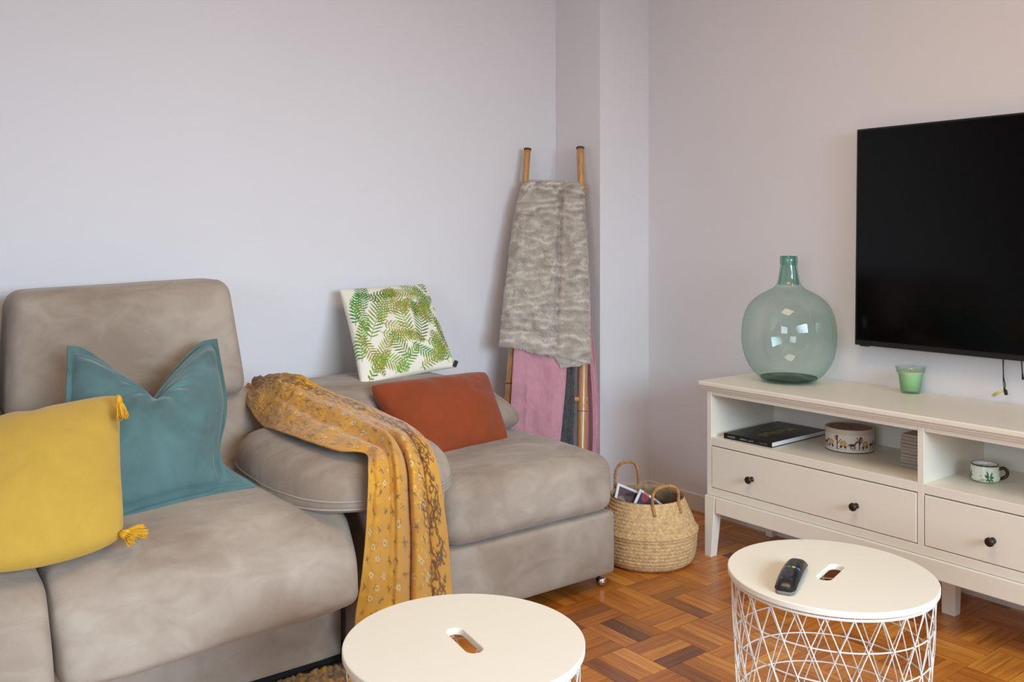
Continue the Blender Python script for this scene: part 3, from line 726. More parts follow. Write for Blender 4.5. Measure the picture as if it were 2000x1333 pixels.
tt = np.tile(np.linspace(0, 1, NU), NV); ss = np.repeat(np.linspace(0, 1, NV), NU); paint(thr, throw_canvas().sample(tt, ss))
sm = thr.modifiers.new('thickness', 'SOLIDIFY'); sm.thickness = 0.005; sm.offset = 0
tag(thr, 'mustard floral throw draped over the sofa arm pad down to the floor', 'throw')
# its spread-out end on the floor in front of the sofa base
c_ = [onZ(500, 1352, .006), onZ(560, 1328, .010), onZ(610, 1315, .018), onZ(664, 1300, .016), onZ(700, 1296, .02)]
d_ = [onZ(505, 1420, .004), onZ(560, 1420, .004), onZ(615, 1420, .004), onZ(690, 1420, .006), onZ(760, 1400, .010)]
A_ = catmull([tuple(q) for q in c_], 60); B_ = catmull([tuple(q) for q in d_], 60); V = []
for j in range(30):
    for i in range(60):
        t = j / 29; q = A_[i] * (1 - t) + B_[i] * t; q[2] = max(0.006, q[2] + 0.014 * abs(fbm((i * .05, j * .08, 1), 3))); V.append(q - np.array(base))
hem = mesh_obj('spread_end', V, grid_faces(60, 30), M['throw'], thr)
paint(hem, throw_canvas().sample(np.tile(np.linspace(.3, 1, 60), 30), np.repeat(np.linspace(0, .12, 30), 60)))
sm = hem.modifiers.new('thickness', 'SOLIDIFY'); sm.thickness = 0.004; sm.offset = 0

# ================================================================== BAMBOO LADDER
lad = tag(empty('ladder', (2.32, 2.82, 0)), 'bamboo ladder leaning in the corner, hung with blankets', 'ladder')
LB, LT = Vector((2.20, 2.93, 0)), Vector((2.495, 3.125, 1.545))
RB, RT = Vector((2.43, 2.715, 0)), Vector((2.668, 2.975, 1.55))
def bamboo(bot, top, r0, r1, bend, nodes):
    pts = []; rad = []
    for t in np.linspace(0, 1, 60):
        pts.append(bot.lerp(top, t) + Vector(bend) * math.sin(PI * t) ** 1.0)
        rr = r0 + (r1 - r0) * t
        for q in nodes: rr += 0.0022 * math.exp(-((t - q) / .006) ** 2)
        rad.append(rr)
    o = rel(tube('pole', pts, rad, M['bamboo'], n=16), lad)
    for q in nodes:
        a = bot.lerp(top, q) + Vector(bend) * math.sin(PI * q); d = (top - bot).normalized()
        k = r0 + (r1 - r0) * q
        nd = tube('pole_node', [a - d * .003, a, a + d * .003], [k + .0012, k + .0028, k + .0012], M['bamboo_node'], n=14); rel(nd, lad)
    d = (top - bot).normalized(); rel(tube('cut_end', [top - d * .006, top + d * .002], r1 + .0018, M['bamboo_cut'], n=16), lad)
    return lambda t: bot.lerp(top, t) + Vector(bend) * math.sin(PI * t)
fl = bamboo(LB, LT, 0.019, 0.0150, (-0.006, -.004, 0), (.17, .36, .53, .71, .87))
fr = bamboo(RB, RT, 0.021, 0.0155, (0.014, -.006, 0), (.10, .29, .48, .70, .86))
for t in (0.32, 0.50, 0.70, 0.888):
    a, b_ = fl(t), fr(t); e = (b_ - a).normalized(); rel(tube('rung', [a - e * .018, a, b_, b_ + e * .022], 0.0125, M['bamboo'], n=12), lad)

# hanging textiles: a sheet given by rows of (left, right) outline points at a camera distance
def sheet(rows, nu, nv, fold, thick, mat, name, wobble=0.004, seed=0):
    Lc = catmull([tuple(a) for a, b_ in rows], nv); Uc = catmull([tuple(b_) for a, b_ in rows], nv); V = []
    tw = Vector((-SN, -CS, 0))
    for j in range(nv):
        for i in range(nu):
            s_, t = j / (nv - 1), i / (nu - 1); p_ = Vector(Lc[j] * (1 - t) + Uc[j] * t)
            V.append(p_ + tw * (fold(t, s_) + fbm((t * 2 + seed, s_ * 3, seed), 2.0, 3) * wobble))
    return V
# taupe fur blanket
def wz(z): return 3.655 + 0.222 * z
def dl(px, py, off):
    w = 3.9
    for _ in range(4): w = wz(EYE - (py - HORIZON) * w / FPX) + off
    return onD(px, py, w)
fur_rows = [(dl(1040, 372, .05), dl(1130, 372, .05)), (dl(1036, 353, .03), dl(1133, 356, .03)), (dl(1031, 351, -.02), dl(1136, 357, -.02)), (dl(1019, 364, -.045), dl(1140, 368, -.045)), (dl(1009, 400, -.05), dl(1143, 410, -.05)), (dl(999, 460, -.055), dl(1147, 470, -.055)),
            (dl(992, 520, -.055), dl(1150, 530, -.055)), (dl(984, 585, -.055), dl(1152, 590, -.055)), (dl(979, 640, -.055), dl(1153, 645, -.055)), (dl(975, 674, -.055), dl(1153, 700, -.055))]
def furfold(t, s_):
    d = 0.012 * math.exp(-((t - .14) / .07) ** 2) + 0.010 * math.exp(-((t - .45) / .14) ** 2) - 0.012 * math.exp(-((t - .66 + .05 * s_) / .035) ** 2) + .010 * math.exp(-((t - .84) / .1) ** 2) - .014 * (max(0, abs(t - .5) - .42) / .08) ** 2
    # brushed horizontal ridges
    d += 0.0035 * math.sin(s_ * 62 + 2.5 * math.sin(t * 9) + 3 * fbm((t * 4, s_ * 3, 1), 1.5, 2)) * (1 if s_ < .9 else .4)
    if s_ > .895: d += 0.006 * math.sin(PI * (s_ - .895) / .105)
    d -= 0.010 * math.exp(-((s_ - .893) / .008) ** 2)
    return d
NU, NV = 110, 230
V = sheet(fur_rows, NU, NV, furfold, 0, None, '', wobble=0.006)
for i in range(NU):      # bottom hem: uneven, and a turned-up lower right part
    t = i / (NU - 1)
    for j in range(int(NV * .85), NV):
        k = (j - NV * .85) / (NV * .15); V[j * NU + i] = V[j * NU + i] + Vector((0, 0, 0.006 * math.sin(t * 11) * k - (0.0 if t < .55 else .012) * k))
fb = dl(1070, 660, -.05); Vr = [v - fb for v in V]
fur = mesh_obj('fur_blanket', Vr, grid_faces(NU, NV), M['fur'], loc=fb)
sm = fur.modifiers.new('thickness', 'SOLIDIFY'); sm.thickness = 0.02; sm.offset = -1
tag(fur, 'taupe faux fur blanket hanging over the top of the ladder', 'blanket')
# fur pile: short blades laid over the blanket
def pile(name, V, NU, NV, count, length, parent, mat, down=1.0):
    P = []; F = []; tw = Vector((-SN, -CS, 0))
    rr = random.Random(3)
    for _ in range(count):
        i = rr.uniform(0, NU - 1.001); j = rr.uniform(2, NV - 1.001); i0, j0 = int(i), int(j)
        a, b_, c = V[j0 * NU + i0], V[j0 * NU + i0 + 1], V[(j0 + 1) * NU + i0]
        p_ = a + (b_ - a) * (i - i0) + (c - a) * (j - j0)
        n_ = (b_ - a).cross(c - a).normalized()
        if n_.dot(tw) < 0 and j > 30: n_ = -n_
        q = noise.noise_vector(Vector((p_.x * 22, p_.y * 22, p_.z * 55))); L_ = length * rr.uniform(.6, 1.2)
        d = (n_ * (.42 + .5 * q.z) + Vector((q.x * .45, q.y * .3, -.75 * down))).normalized()
        s_ = d.cross(n_); s_ = s_.normalized() * 0.0011 if s_.length > 1e-4 else Vector((0.001, 0, 0))
        k = len(P); P += [p_ - s_, p_ + s_, p_ + d * L_]; F.append((k, k + 1, k + 2))
    return P, F
P, F = pile('fur_pile', Vr, NU, NV, 90000, 0.013, fur, None)
o = mesh_obj('fur_pile', P, F, M['furlight'], fur); tag(o, kind='stuff')
# the turned-back corner that hangs lowest
cr = [(dl(1078, 684, -.048), dl(1154, 690, -.048)), (dl(1086, 704, -.052), dl(1149, 704, -.052)), (dl(1096, 717, -.052), dl(1132, 713, -.052))]
V2 = sheet(cr, 40, 20, lambda t, s_: 0.006 * math.sin(PI * t) * math.sin(PI * s_), 0, None, '')
V2r = [v - fb for v in V2]
cf = mesh_obj('turned_corner', V2r, grid_faces(40, 20), M['fur'], fur); sm = cf.modifiers.new('thickness', 'SOLIDIFY'); sm.thickness = 0.014; sm.offset = -1
P, F = pile('pile', V2r, 40, 20, 5000, 0.009, cf, None); tag(mesh_obj('fur_pile', P, F, M['furlight'], cf), kind='stuff')

# pink throw: main sheet in front of the rung between the poles
pr = [(dl(1012, 600, .0), dl(1112, 600, .0)), (dl(1004, 680, -.04), dl(1108, 700, -.04)), (dl(999, 760, -.045), dl(1103, 780, -.045)), (dl(995, 830, -.045), dl(1096, 850, -.045)), (dl(991, 900, -.045), dl(1088, 920, -.045))]
def pf(t, s_): return 0.007 * math.sin(t * 9 + .5) * (.4 + s_ * .6) + 0.010 * math.exp(-((t - .25 - .1 * s_) / .05) ** 2) * s_ - .008 * (t > .97)
V = sheet(pr, 90, 90, pf, 0, None, '', wobble=.006, seed=2); pb = dl(1050, 900, 0)
pk = mesh_obj('wool_throw', [v - pb for v in V], grid_faces(90, 90), M['pink'], loc=pb); sm = pk.modifiers.new('thickness', 'SOLIDIFY'); sm.thickness = 0.005
tag(pk, 'pink wool throw hanging from the ladder below the fur blanket', 'throw')
# the same throw's tail on the right of the pole
pr = [(dl(1128, y_, .07), dl(x_, y_ - (0 if y_ < 850 else 10), .06)) for y_, x_ in ((560, 1150), (640, 1156), (720, 1163), (800, 1168), (880, 1167), (905, 1160))]
V = sheet(pr, 60, 110, lambda t, s_: 0.016 * math.exp(-((t - .66 - .12 * s_) / .12) ** 2) - 0.014 * math.exp(-((t - .38 - .15 * s_) / .12) ** 2) + .008 * math.sin(t * 19) * s_, 0, None, '', seed=4)
o = mesh_obj('folded_tail', [v - pb for v in V], grid_faces(60, 110), M['pink'], pk); sm = o.modifiers.new('thickness', 'SOLIDIFY'); sm.thickness = 0.005
# charcoal tweed throw, only a strip of it shows
pr = [(dl(1113, 660, .002-.038), dl(1124, 660, -.036)), (dl(1108, 715, .002-.038), dl(1122, 715, -.036)), (dl(1103, 780, .002-.038), dl(1121, 780, -.036)), (dl(1096, 850, .002-.038), dl(1120, 850, -.036)), (dl(1086, 920, .002-.038), dl(1120, 920, -.036))]
V = sheet(pr, 30, 80, lambda t, s_: 0.003 * math.sin(t * 9), 0, None, '', seed=6); cb = dl(1110, 900, .01)
o = mesh_obj('tweed_throw', [v - cb for v in V], grid_faces(30, 80), M['charcoal'], loc=cb); sm = o.modifiers.new('thickness', 'SOLIDIFY'); sm.thickness = 0.006
tag(o, 'charcoal speckled throw showing between the pink throw and the bamboo pole', 'throw')

# ================================================================== BASKET
BX, BY = 2.405, 2.322
bas = tag(empty('belly_basket', (BX, BY, 0)), 'woven seagrass belly basket with two handles by the end of the sofa', 'basket')
prof = [(0.132, 0.0), (0.152, 0.006), (0.166, 0.024), (0.172, 0.05), (0.1745, 0.08), (0.176, 0.105), (0.180, 0.122), (0.172, 0.131), (0.166, 0.145), (0.158, 0.165), (0.149, 0.185), (0.140, 0.205), (0.132, 0.222), (0.129, 0.232)]
pc = catmull(prof, 150); NA = 300; V = []; F = []
ell_ = np.concatenate([[0], np.cumsum(np.hypot(*(pc[1:] - pc[:-1]).T))])
for j, (r, z) in enumerate(pc):
    s_ = ell_[j] / 0.0125; row = math.floor(s_); fr_ = s_ - row
    ridge = math.sin(PI * fr_) ** .6
    for i in range(NA):
        a = i / NA * 2 * PI
        br = abs(math.sin(a * 34 + (fr_ - .5) * 2.4 * (1 if row % 2 else -1) + row * 1.7))
        rr = r + 0.0036 * ridge * (0.45 + .55 * br) + 0.0008 * noise.noise(Vector((a * 20, z * 200, 0)))
        V.append((rr * math.cos(a), rr * math.sin(a), z))
for j in range(len(pc) - 1):
    for i in range(NA): F.append((j * NA + i, j * NA + (i + 1) % NA, (j + 1) * NA + (i + 1) % NA, (j + 1) * NA + i))
mesh_obj('woven_body', V, F, M['seagrass'], bas)
V, F = lathe([(0.129, 0.232), (0.124, 0.229), (0.128, 0.215), (0.150, 0.17), (0.164, 0.13), (0.166, 0.08), (0.150, 0.012), (0.0, 0.010)], 72); mesh_obj('inside', V, F, M['seagrass_in'], bas)
def rope(name, pts, rad, mat, parent, turns=9, n=80):
    C = catmull([tuple(p) for p in pts], n); V = []; F = []
    for s0 in (0, 2 * PI / 3, 4 * PI / 3):
        q = []
        for k in range(n):
            t = Vector(C[min(k + 1, n - 1)] - C[max(k - 1, 0)]).normalized(); up = t.cross(Vector((0.3, 0.2, 1)).normalized()).normalized(); sd = t.cross(up)
            a = s0 + turns * 2 * PI * k / n; q.append(Vector(C[k]) + (up * math.cos(a) + sd * math.sin(a)) * rad * .55)
        tube_data(q, rad * .62, 6, V=V, F=F)
    return mesh_obj(name, V, F, mat, parent)
def bhandle(ang, half, height, lean):
    c = Vector((math.cos(ang), math.sin(ang), 0)); e = Vector((-c.y, c.x, 0)); r = 0.128
    pts = [c * (r + .012) * .99 - e * half + Vector((0, 0, .195)), c * r * .97 - e * half * 1.02 + Vector((0, 0, .235)), c * (r * .97 + lean * .5) - e * half * .96 + Vector((0, 0, .235 + height * .62)),
           c * (r * .97 + lean) - e * half * .5 + Vector((0, 0, .235 + height * .97)), c * (r * .97 + lean) + e * half * .5 + Vector((0, 0, .235 + height * .97)),
           c * (r * .97 + lean * .5) + e * half * .96 + Vector((0, 0, .235 + height * .62)), c * r * .97 + e * half * 1.02 + Vector((0, 0, .235)), c * (r + .012) * .99 + e * half + Vector((0, 0, .195))]
    rope('handle', pts, 0.0052, M['seagrass_rope'], bas)
# camera-facing right handle and the far left one (angles in the room)
bhandle(math.atan2(-CS, -SN) + 0.40, 0.052, 0.055, 0.0)
bhandle(math.atan2(-CS, -SN) + PI + 0.50, 0.052, 0.085, 0.0)
# magazines standing in the basket
def magazine(name, loc, rot, col, label, w=.15, h=.20):
    c = Canvas(90, 120, (226, 226, 230)); c.rect(6, 6, 84, 100, col)
    rr = random.Random(sum(col))
    for _ in range(22): c.ell(rr.uniform(8, 82), rr.uniform(8, 98), rr.uniform(4, 14), rr.uniform(2, 9), rr.choice(((40, 40, 60), (18, 18, 24), (150, 130, 120), (90, 70, 90), (170, 60, 50), (200, 200, 210))), rr.uniform(0, 3), .8)
    c.rect(6, 100, 84, 103, (200, 200, 205)); c.rect(12, 106, 50, 110, (60, 60, 70)); c.rect(12, 113, 66, 115, (120, 120, 130))
    V = []; nu, nv = 60, 80
    for j in range(nv):
        for i in range(nu):
            u, v = i / (nu - 1), j / (nv - 1); V.append(((u - .5) * w, -0.003 - 0.004 * math.sin(PI * u), (1 - v) * h))
    root = empty(name, loc); root.rotation_euler = rot; tag(root, label, 'magazine', 'magazines in the basket')
    cv = mesh_obj('cover', V, grid_faces(nu, nv), M['print_mag'], root)
    paint(cv, c.sample(np.tile(np.linspace(0, 1, nu), nv), np.repeat(np.linspace(0, 1, nv), nu)))
    boxobj('pages', (-w / 2, w / 2, -0.002, 0.003, 0, h), M['paper'], root, bevel=0.0)
magazine('magazine', (BX - .055, BY + 0.005, 0.045), (-0.50, 0.62, -YAW + .1), (44, 44, 66), 'glossy magazine with dark cover photo leaning in the basket, in front')
magazine('magazine', (BX - .075, BY + 0.045, 0.055), (-0.40, 0.45, -YAW + .3), (92, 66, 70), 'second magazine leaning in the basket behind the dark one')

# ================================================================== TV BENCH
FX, BY0, BY1, TOPZ = 2.603, 2.214, 0.560, 0.636
DIV0, DIV1 = 1.415, 1.395
ben = tag(empty('tv_bench', (2.8, 1.4, 0)), 'long cream TV bench with open shelves over knobbed drawers', 'TV bench')
def bp_(name, b, mat='cream', bev=0.0015): return rel(boxobj(name, b, M[mat], bevel=bev), ben)
def tapered_leg(x0, x1, y0, y1, zt, xs=0.0, ys=0.0, xe=0.0, ye=0.0):
    bm = bmesh.new()
    hexa(bm, [(x0 + xs, y0 + ys, 0), (x1 - xe, y0 + ys, 0), (x1 - xe, y1 - ye, 0), (x0 + xs, y1 - ye, 0)], [(x0, y0, zt), (x1, y0, zt), (x1, y1, zt), (x0, y1, zt)])
    return rel(bm_obj('leg', bm, M['cream'], bevel=0.0015), ben)
# top board with stepped moulding
bm = bmesh.new(); box(bm, FX - .022, XW - .004, BY1 - .02, BY0 + .022, TOPZ - .017, TOPZ)
rel(bm_obj('top_board', bm, M['cream'], bevel=0.004, seg=3), ben)
bm = bmesh.new(); box(bm, FX - .013, XW - .006, BY1 - .012, BY0 + .013, TOPZ - .026, TOPZ - .017); box(bm, FX - .005, XW - .007, BY1 - .005, BY0 + .006, TOPZ - .034, TOPZ - .026)
rel(bm_obj('moulding', bm, M['cream'], bevel=0.002), ben)
ZB = 0.222       # top of the plinth
bp_('side_panel', (FX + .002, 2.975, BY0 - .02, BY0, ZB, TOPZ - .034)); bp_('side_panel', (FX + .002, 2.975, BY1, BY1 + .02, ZB, TOPZ - .034))
bp_('divider', (FX + .002, 2.975, DIV1, DIV0, 0.25, TOPZ - .034))
bp_('back_panel', (2.975, 2.982, BY1 + .001, BY0 - .001, ZB, TOPZ - .034), 'inner')
bp_('top_rail', (FX + .003, FX + .02, DIV0 + .0, BY0 - .02, 0.586, TOPZ - .034)); bp_('top_rail', (FX + .003, FX + .02, BY1 + .02, DIV1, 0.586, TOPZ - .034))
bp_('shelf', (FX + .002, 2.974, DIV0, BY0 - .02, 0.404, 0.433)); bp_('shelf', (FX + .002, 2.974, BY1 + .02, DIV1, 0.404, 0.433))
bp_('bottom_rail', (FX + .002, 2.974, BY1 + .02, BY0 - .02, ZB, 0.250))
# plinth: frame with stepped top edge and tapered legs
bm = bmesh.new(); box(bm, FX - .006, FX + .014, BY1 + .04, BY0 - .045, 0.163, ZB - .001)
rel(bm_obj('apron', bm, M['cream'], bevel=0.003), ben)
bp_('apron', (2.96, 2.974, BY1 + .04, BY0 - .045, 0.163, ZB - .001)); bp_('apron', (FX + .04, 2.94, BY0 - .016, BY0 + .0, 0.163, ZB - .001))
for (y0, y1, ys, ye) in ((BY0 - .044, BY0 + .003, .018, 0), (BY1 - .003, BY1 + .044, 0, .018)):
    tapered_leg(FX - .007, FX + .04, y0, y1, ZB - .001, 0, ys, .014, ye)
    tapered_leg(2.94, 2.978, y0, y1, ZB - .001, .012, ys, 0, ye)
tapered_leg(2.775, 2.82, 1.385, 1.43, ZB - .001, .0, .004, .010, .0)
# drawers
def knob(parent, y, z):
    V, F = lathe([(0.0, .028), (0.0085, .0275), (0.0125, .0245), (0.0130, .021), (0.0110, .018), (0.0060, .0155), (0.0050, .010), (0.0060, .004), (0.0085, .0015), (0.0090, 0)], 24)
    V = [(-v[2], v[0], v[1]) for v in V]
    k = mesh_obj('knob', V, F, M['bronze']); k.location = (FX - .0, y, z); k['label'] = 'dark bronze knob'; return rel(k, parent)
def drawer(y0, y1, ks):
    bm = bmesh.new(); box(bm, FX + .001, FX + .018, y0 + .0025, y1 - .0025, 0.2525, 0.4005)
    d = bm_obj('drawer', bm, M['cream'], bevel=0.002); rel(d, ben)
    rel(boxobj('drawer_box', (FX + .019, 2.95, y0 + .012, y1 - .012, 0.262, 0.385), M['inner']), d)
    for y in ks:
        k = knob(ben, y, 0.318); k.parent = d; k.matrix_parent_inverse = ben.matrix_parent_inverse if False else Matrix.Translation((0, 0, 0))
    return d
d1 = drawer(DIV0, BY0 - .02, (2.012, 1.612)); d2 = drawer(BY1 + .02, DIV1, (1.196, 0.79))
bpy.context.view_layer.update()

# ------------------------------------------------------------------ things on the bench
# demijohn
DX, DY = 2.822, 2.018
dj = tag(empty('demijohn', (DX, DY, TOPZ + .0005)), 'large round green glass demijohn on the bench', 'bottle')
pr = catmull([(0.0, 0.016), (0.045, 0.010), (0.078, 0.003), (0.097, 0.010), (0.128, 0.038), (0.152, 0.080), (0.1645, 0.130), (0.1665, 0.180), (0.1600, 0.230), (0.142, 0.275), (0.113, 0.306), (0.078, 0.327), (0.052, 0.342), (0.0395, 0.362), (0.0345, 0.390), (0.0300, 0.422)], 90)
V, F = lathe([(r_ + 0.0, z_) for r_, z_ in pr if True], 96)
mesh_obj('body', V, F, M['bottle'], dj)
V, F = lathe([(0.0, 0.028), (0.05, 0.0215), (0.075, 0.014), (0.090, 0.0135), (0.100, 0.018), (0.0985, 0.013), (0.078, 0.006), (0.045, 0.013), (0.0, 0.019)], 72); mesh_obj('thick_base', V, F, M['bottle_base'], dj)
V, F = lathe([(0.0300, 0.4215), (0.0295, 0.424), (0.0305, 0.427), (0.0305, 0.450), (0.0280, 0.455), (0.0240, 0.455), (0.0225, 0.449), (0.0235, 0.425), (0.031, 0.385), (0.037, 0.350)], 64); mesh_obj('neck_collar', V, F, M['bottle_neck'], dj)
# candle
cq = onZ(1778, 768, TOPZ)
cn = tag(empty('candle', (cq.x, cq.y, TOPZ + .0005)), 'pale green candle in a clear glass cup on the bench', 'candle')
V, F = lathe([(0.0, 0.0), (0.029, 0.0), (0.0305, 0.003), (0.0375, 0.062), (0.0385, 0.0635), (0.0440, 0.070), (0.0470, 0.0865), (0.0478, 0.088), (0.0455, 0.0875), (0.0420, 0.071), (0.0370, 0.065), (0.0295, 0.008), (0.0, 0.007)], 56); mesh_obj('glass_cup', V, F, M['candle_glass'], cn)
V, F = lathe([(0.0, 0.0085), (0.029, 0.0085), (0.0363, 0.062), (0.0363, 0.0640)], 48); mesh_obj('wax', V, F, M['wax'], cn)
V, F = lathe([(0.0363, 0.0640), (0.0400, 0.0720), (0.0400, 0.0722), (0.030, 0.0718), (0.0, 0.0712)], 48); mesh_obj('wax_surface', V, F, M['wax_top'], cn)
tube('wick', [(0, 0, .071), (0.001, 0, .078)], 0.0008, M['black_plastic'], cn, n=6)
# book
bk = tag(empty('picture_book', (2.795, 2.058, 0.4335), 0.03), 'black hardcover picture book lying on the left open shelf', 'book')
c = Canvas(200, 300, (28, 29, 30))     # u across (towards -y), v from front to back
for _ in range(1):
    for (x, y, a, b_) in ((60, 150, 18, 26), (62, 212, 16, 24), (40, 100, 10, 15)): c.ell(x, y, a, b_, (88, 90, 94), 0, .45)
    rr = random.Random(2)
    for k in range(130): c.ell(rr.uniform(96, 128), rr.uniform(60, 235), rr.uniform(3, 9), rr.uniform(5, 12), rr.choice(((128, 132, 44), (92, 96, 38), (150, 150, 58), (70, 66, 30))), rr.uniform(0, 3), .6)
    for k in range(12): c.ell(rr.uniform(98, 126), rr.uniform(50, 75), 4, 4, (110, 62, 40), 0, .6)
    c.line(148, 120, 150, 250, 2, (80, 82, 80), al=.6); c.ell(164, 60, 4, 16, (70, 74, 40), 0, .7)
nu, nv = 100, 150; V = []
hw, hl, th = 0.1015, 0.165, 0.019
for j in range(nv):
    for i in range(nu): V.append((-hl + 2 * hl * j / (nv - 1), hw - 2 * hw * i / (nu - 1), th + .0003))
boxobj('back_cover', (-hl, hl, -hw, hw, 0, .0022), M['black_cover'], bk, bevel=.0005)
boxobj('pages', (-hl + .004, hl - .004, -hw + .003, hw - .003, .0022, th - .0022), M['paper'], bk, bevel=0)
fc = boxobj('front_cover', (-hl, hl, -hw, hw, th - .0022, th), M['black_cover'], bk, bevel=.0005)
cp = mesh_obj('cover_print', V, grid_faces(nu, nv, flip=True), M['print_book'], fc)
paint(cp, c.sample(np.tile(np.linspace(0, 1, nu), nv), np.repeat(np.linspace(0, 1, nv), nu)))
sp = boxobj('spine', (-hl - .0005, -hl + .0025, -hw, hw, 0, th), M['black_cover'], bk, bevel=.0008)
c = Canvas(240, 24, (24, 25, 26)); rr = random.Random(4)
for (a, b_, tone) in ((18, 58, 190), (82, 118, 170), (128, 152, 170), (184, 222, 120)):
    x = a
    while x < b_:
        hgt = rr.choice((6, 8, 5)); c.rect(x, 16 - hgt, x + 2, 16, (tone,) * 3, .8); c.rect(x, rr.choice((9, 12, 14)), x + 4, rr.choice((11, 13, 15)), (tone,) * 3, .6); x += 5
V = []; nu, nv = 160, 12
for j in range(nv):
    for i in range(nu): V.append((-hl - .0012, hw - .004 - (2 * hw - .008) * i / (nu - 1), .0175 - .016 * j / (nv - 1)))
s2 = mesh_obj('spine_lettering', V, grid_faces(nu, nv), M['print_book'], sp); paint(s2, c.sample(np.tile(np.linspace(0, 1, nu), nv), np.repeat(np.linspace(0, 1, nv), nu)))
# biscuit tin
tn = tag(empty('biscuit_tin', (2.838, 1.784, 0.4335)), 'round cream tin printed with horses and riders on the open shelf', 'tin')
W_, H_ = 900, 110; c = Canvas(W_, H_, (222, 214, 198)); rr = random.Random(21)
ink = ((58, 34, 28), (86, 44, 34), (40, 30, 28))
def horse(x, y, s, col):
    c.ell(x, y, 11 * s, 5 * s, col); c.ell(x + 12 * s, y - 7 * s, 3 * s, 7 * s, col, .5); c.ell(x + 17 * s, y - 12 * s, 5 * s, 2.4 * s, col, .5); c.line(x - 11 * s, y - 2 * s, x - 16 * s, y + 5 * s, 1.4 * s, col)
    for q in (-8, -5, 6, 10): c.line(x + q * s, y + 3 * s, x + (q + rr.uniform(-5, 5)) * s, y + 15 * s, 1.3 * s, col)
def person(x, y, s, coat):
    c.ell(x, y - 13 * s, 2.6 * s, 3 * s, (150, 110, 90)); c.ell(x, y - 4 * s, 4 * s, 8 * s, coat); c.line(x - 2 * s, y + 3 * s, x - 3 * s, y + 14 * s, 1.5 * s, (60, 40, 40)); c.line(x + 2 * s, y + 3 * s, x + 4 * s, y + 14 * s, 1.5 * s, (60, 40, 40)); c.ell(x, y - 17 * s, 3.4 * s, 1.4 * s, (40, 28, 28))
def tree(x, y, s):
    c.line(x, y + 14 * s, x, y - 14 * s, 1.4 * s, ink[0])
    for _ in range(7): a = rr.uniform(-2.8, -.3); c.line(x, y - rr.uniform(-4, 12) * s, x + 11 * s * math.cos(a), y - 6 * s + 14 * s * math.sin(a), 1.1 * s, ink[1])
x = 8
while x < W_ - 20:
    k = rr.choice('hhpptpc')
    if k == 'h': horse(x + 22, 60, 1.6, rr.choice(ink)); x += 50
    elif k == 'p': person(x + 6, 60, 1.75, rr.choice(((150, 50, 44), (96, 70, 60), (170, 120, 60), (70, 56, 66)))); x += 20
    elif k == 't': tree(x + 14, 54, 2.2); x += 30
    else: c.ell(x + 22, 54, 20, 17, (188, 140, 74)); c.ell(x + 22, 54, 14, 11, (206, 168, 104)); c.ell(x + 8, 74, 8, 8, (90, 50, 40)); c.ell(x + 34, 74, 8, 8, (90, 50, 40)); x += 52
for _ in range(90): c.line(*(lambda a, b_: (a, b_, a + rr.uniform(4, 14), b_ + rr.uniform(-1, 1)))(rr.uniform(0, W_), rr.uniform(84, 92)), 1.1, rr.choice(ink), al=.6)
c.rect(0, H_ - 5, W_, H_, (52, 48, 40)); c.rect(0, 0, W_, 3, (70, 60, 50))
RT_ = 0.0795; V = []; nu, nv = 900, 60
for j in range(nv):
    for i in range(nu): a = 2 * PI * i / (nu - 1); V.append((RT_ * math.cos(a), RT_ * math.sin(a), .062 - .062 * j / (nv - 1)))
o = mesh_obj('body', V, grid_faces(nu, nv), M['print_tin'], tn); paint(o, c.sample(np.tile(np.linspace(0, 1, nu), nv), np.repeat(np.linspace(0, 1, nv), nu)))
c2 = Canvas(260, 260, (206, 190, 172)); c2.ell(130, 130, 118, 118, (142, 104, 88))
for _ in range(80): c2.ell(rr.uniform(30, 230), rr.uniform(30, 230), rr.uniform(4, 18), rr.uniform(2, 8), rr.choice(((112, 74, 60), (176, 140, 116), (90, 56, 46), (196, 166, 140))), rr.uniform(0, 3), .6)
c2.line(120, 160, 150, 90, 4, (80, 50, 40)); c2.line(135, 125, 160, 140, 3, (80, 50, 40))
V = []; F = []; prl = [(RT_ + .0012, .0605), (RT_ + .0012, .0745), (RT_ + .0004, .0765), (RT_ - .003, .0778), (RT_ - .006, .0752)]; n = 120; uv = []
for r_, z_ in prl:
    for k in range(n): a = 2 * PI * k / n; V.append((r_ * math.cos(a), r_ * math.sin(a), z_)); uv.append((0.001, 0.001))
for q in range(24, -1, -1):
    r_ = (RT_ - .006) * q / 24 + 1e-5
    for k in range(n): a = 2 * PI * k / n; V.append((r_ * math.cos(a), r_ * math.sin(a), .0752)); uv.append((.5 + .5 * r_ / RT_ * math.cos(a), .5 + .5 * r_ / RT_ * math.sin(a)))
for j in range(len(prl) + 24):
    for k in range(n): F.append((j * n + k, j * n + (k + 1) % n, (j + 1) * n + (k + 1) % n, (j + 1) * n + k))
o = mesh_obj('lid', V, F, M['print_tin'], tn); u = np.array(uv); paint(o, c2.sample(u[:, 0], u[:, 1]))
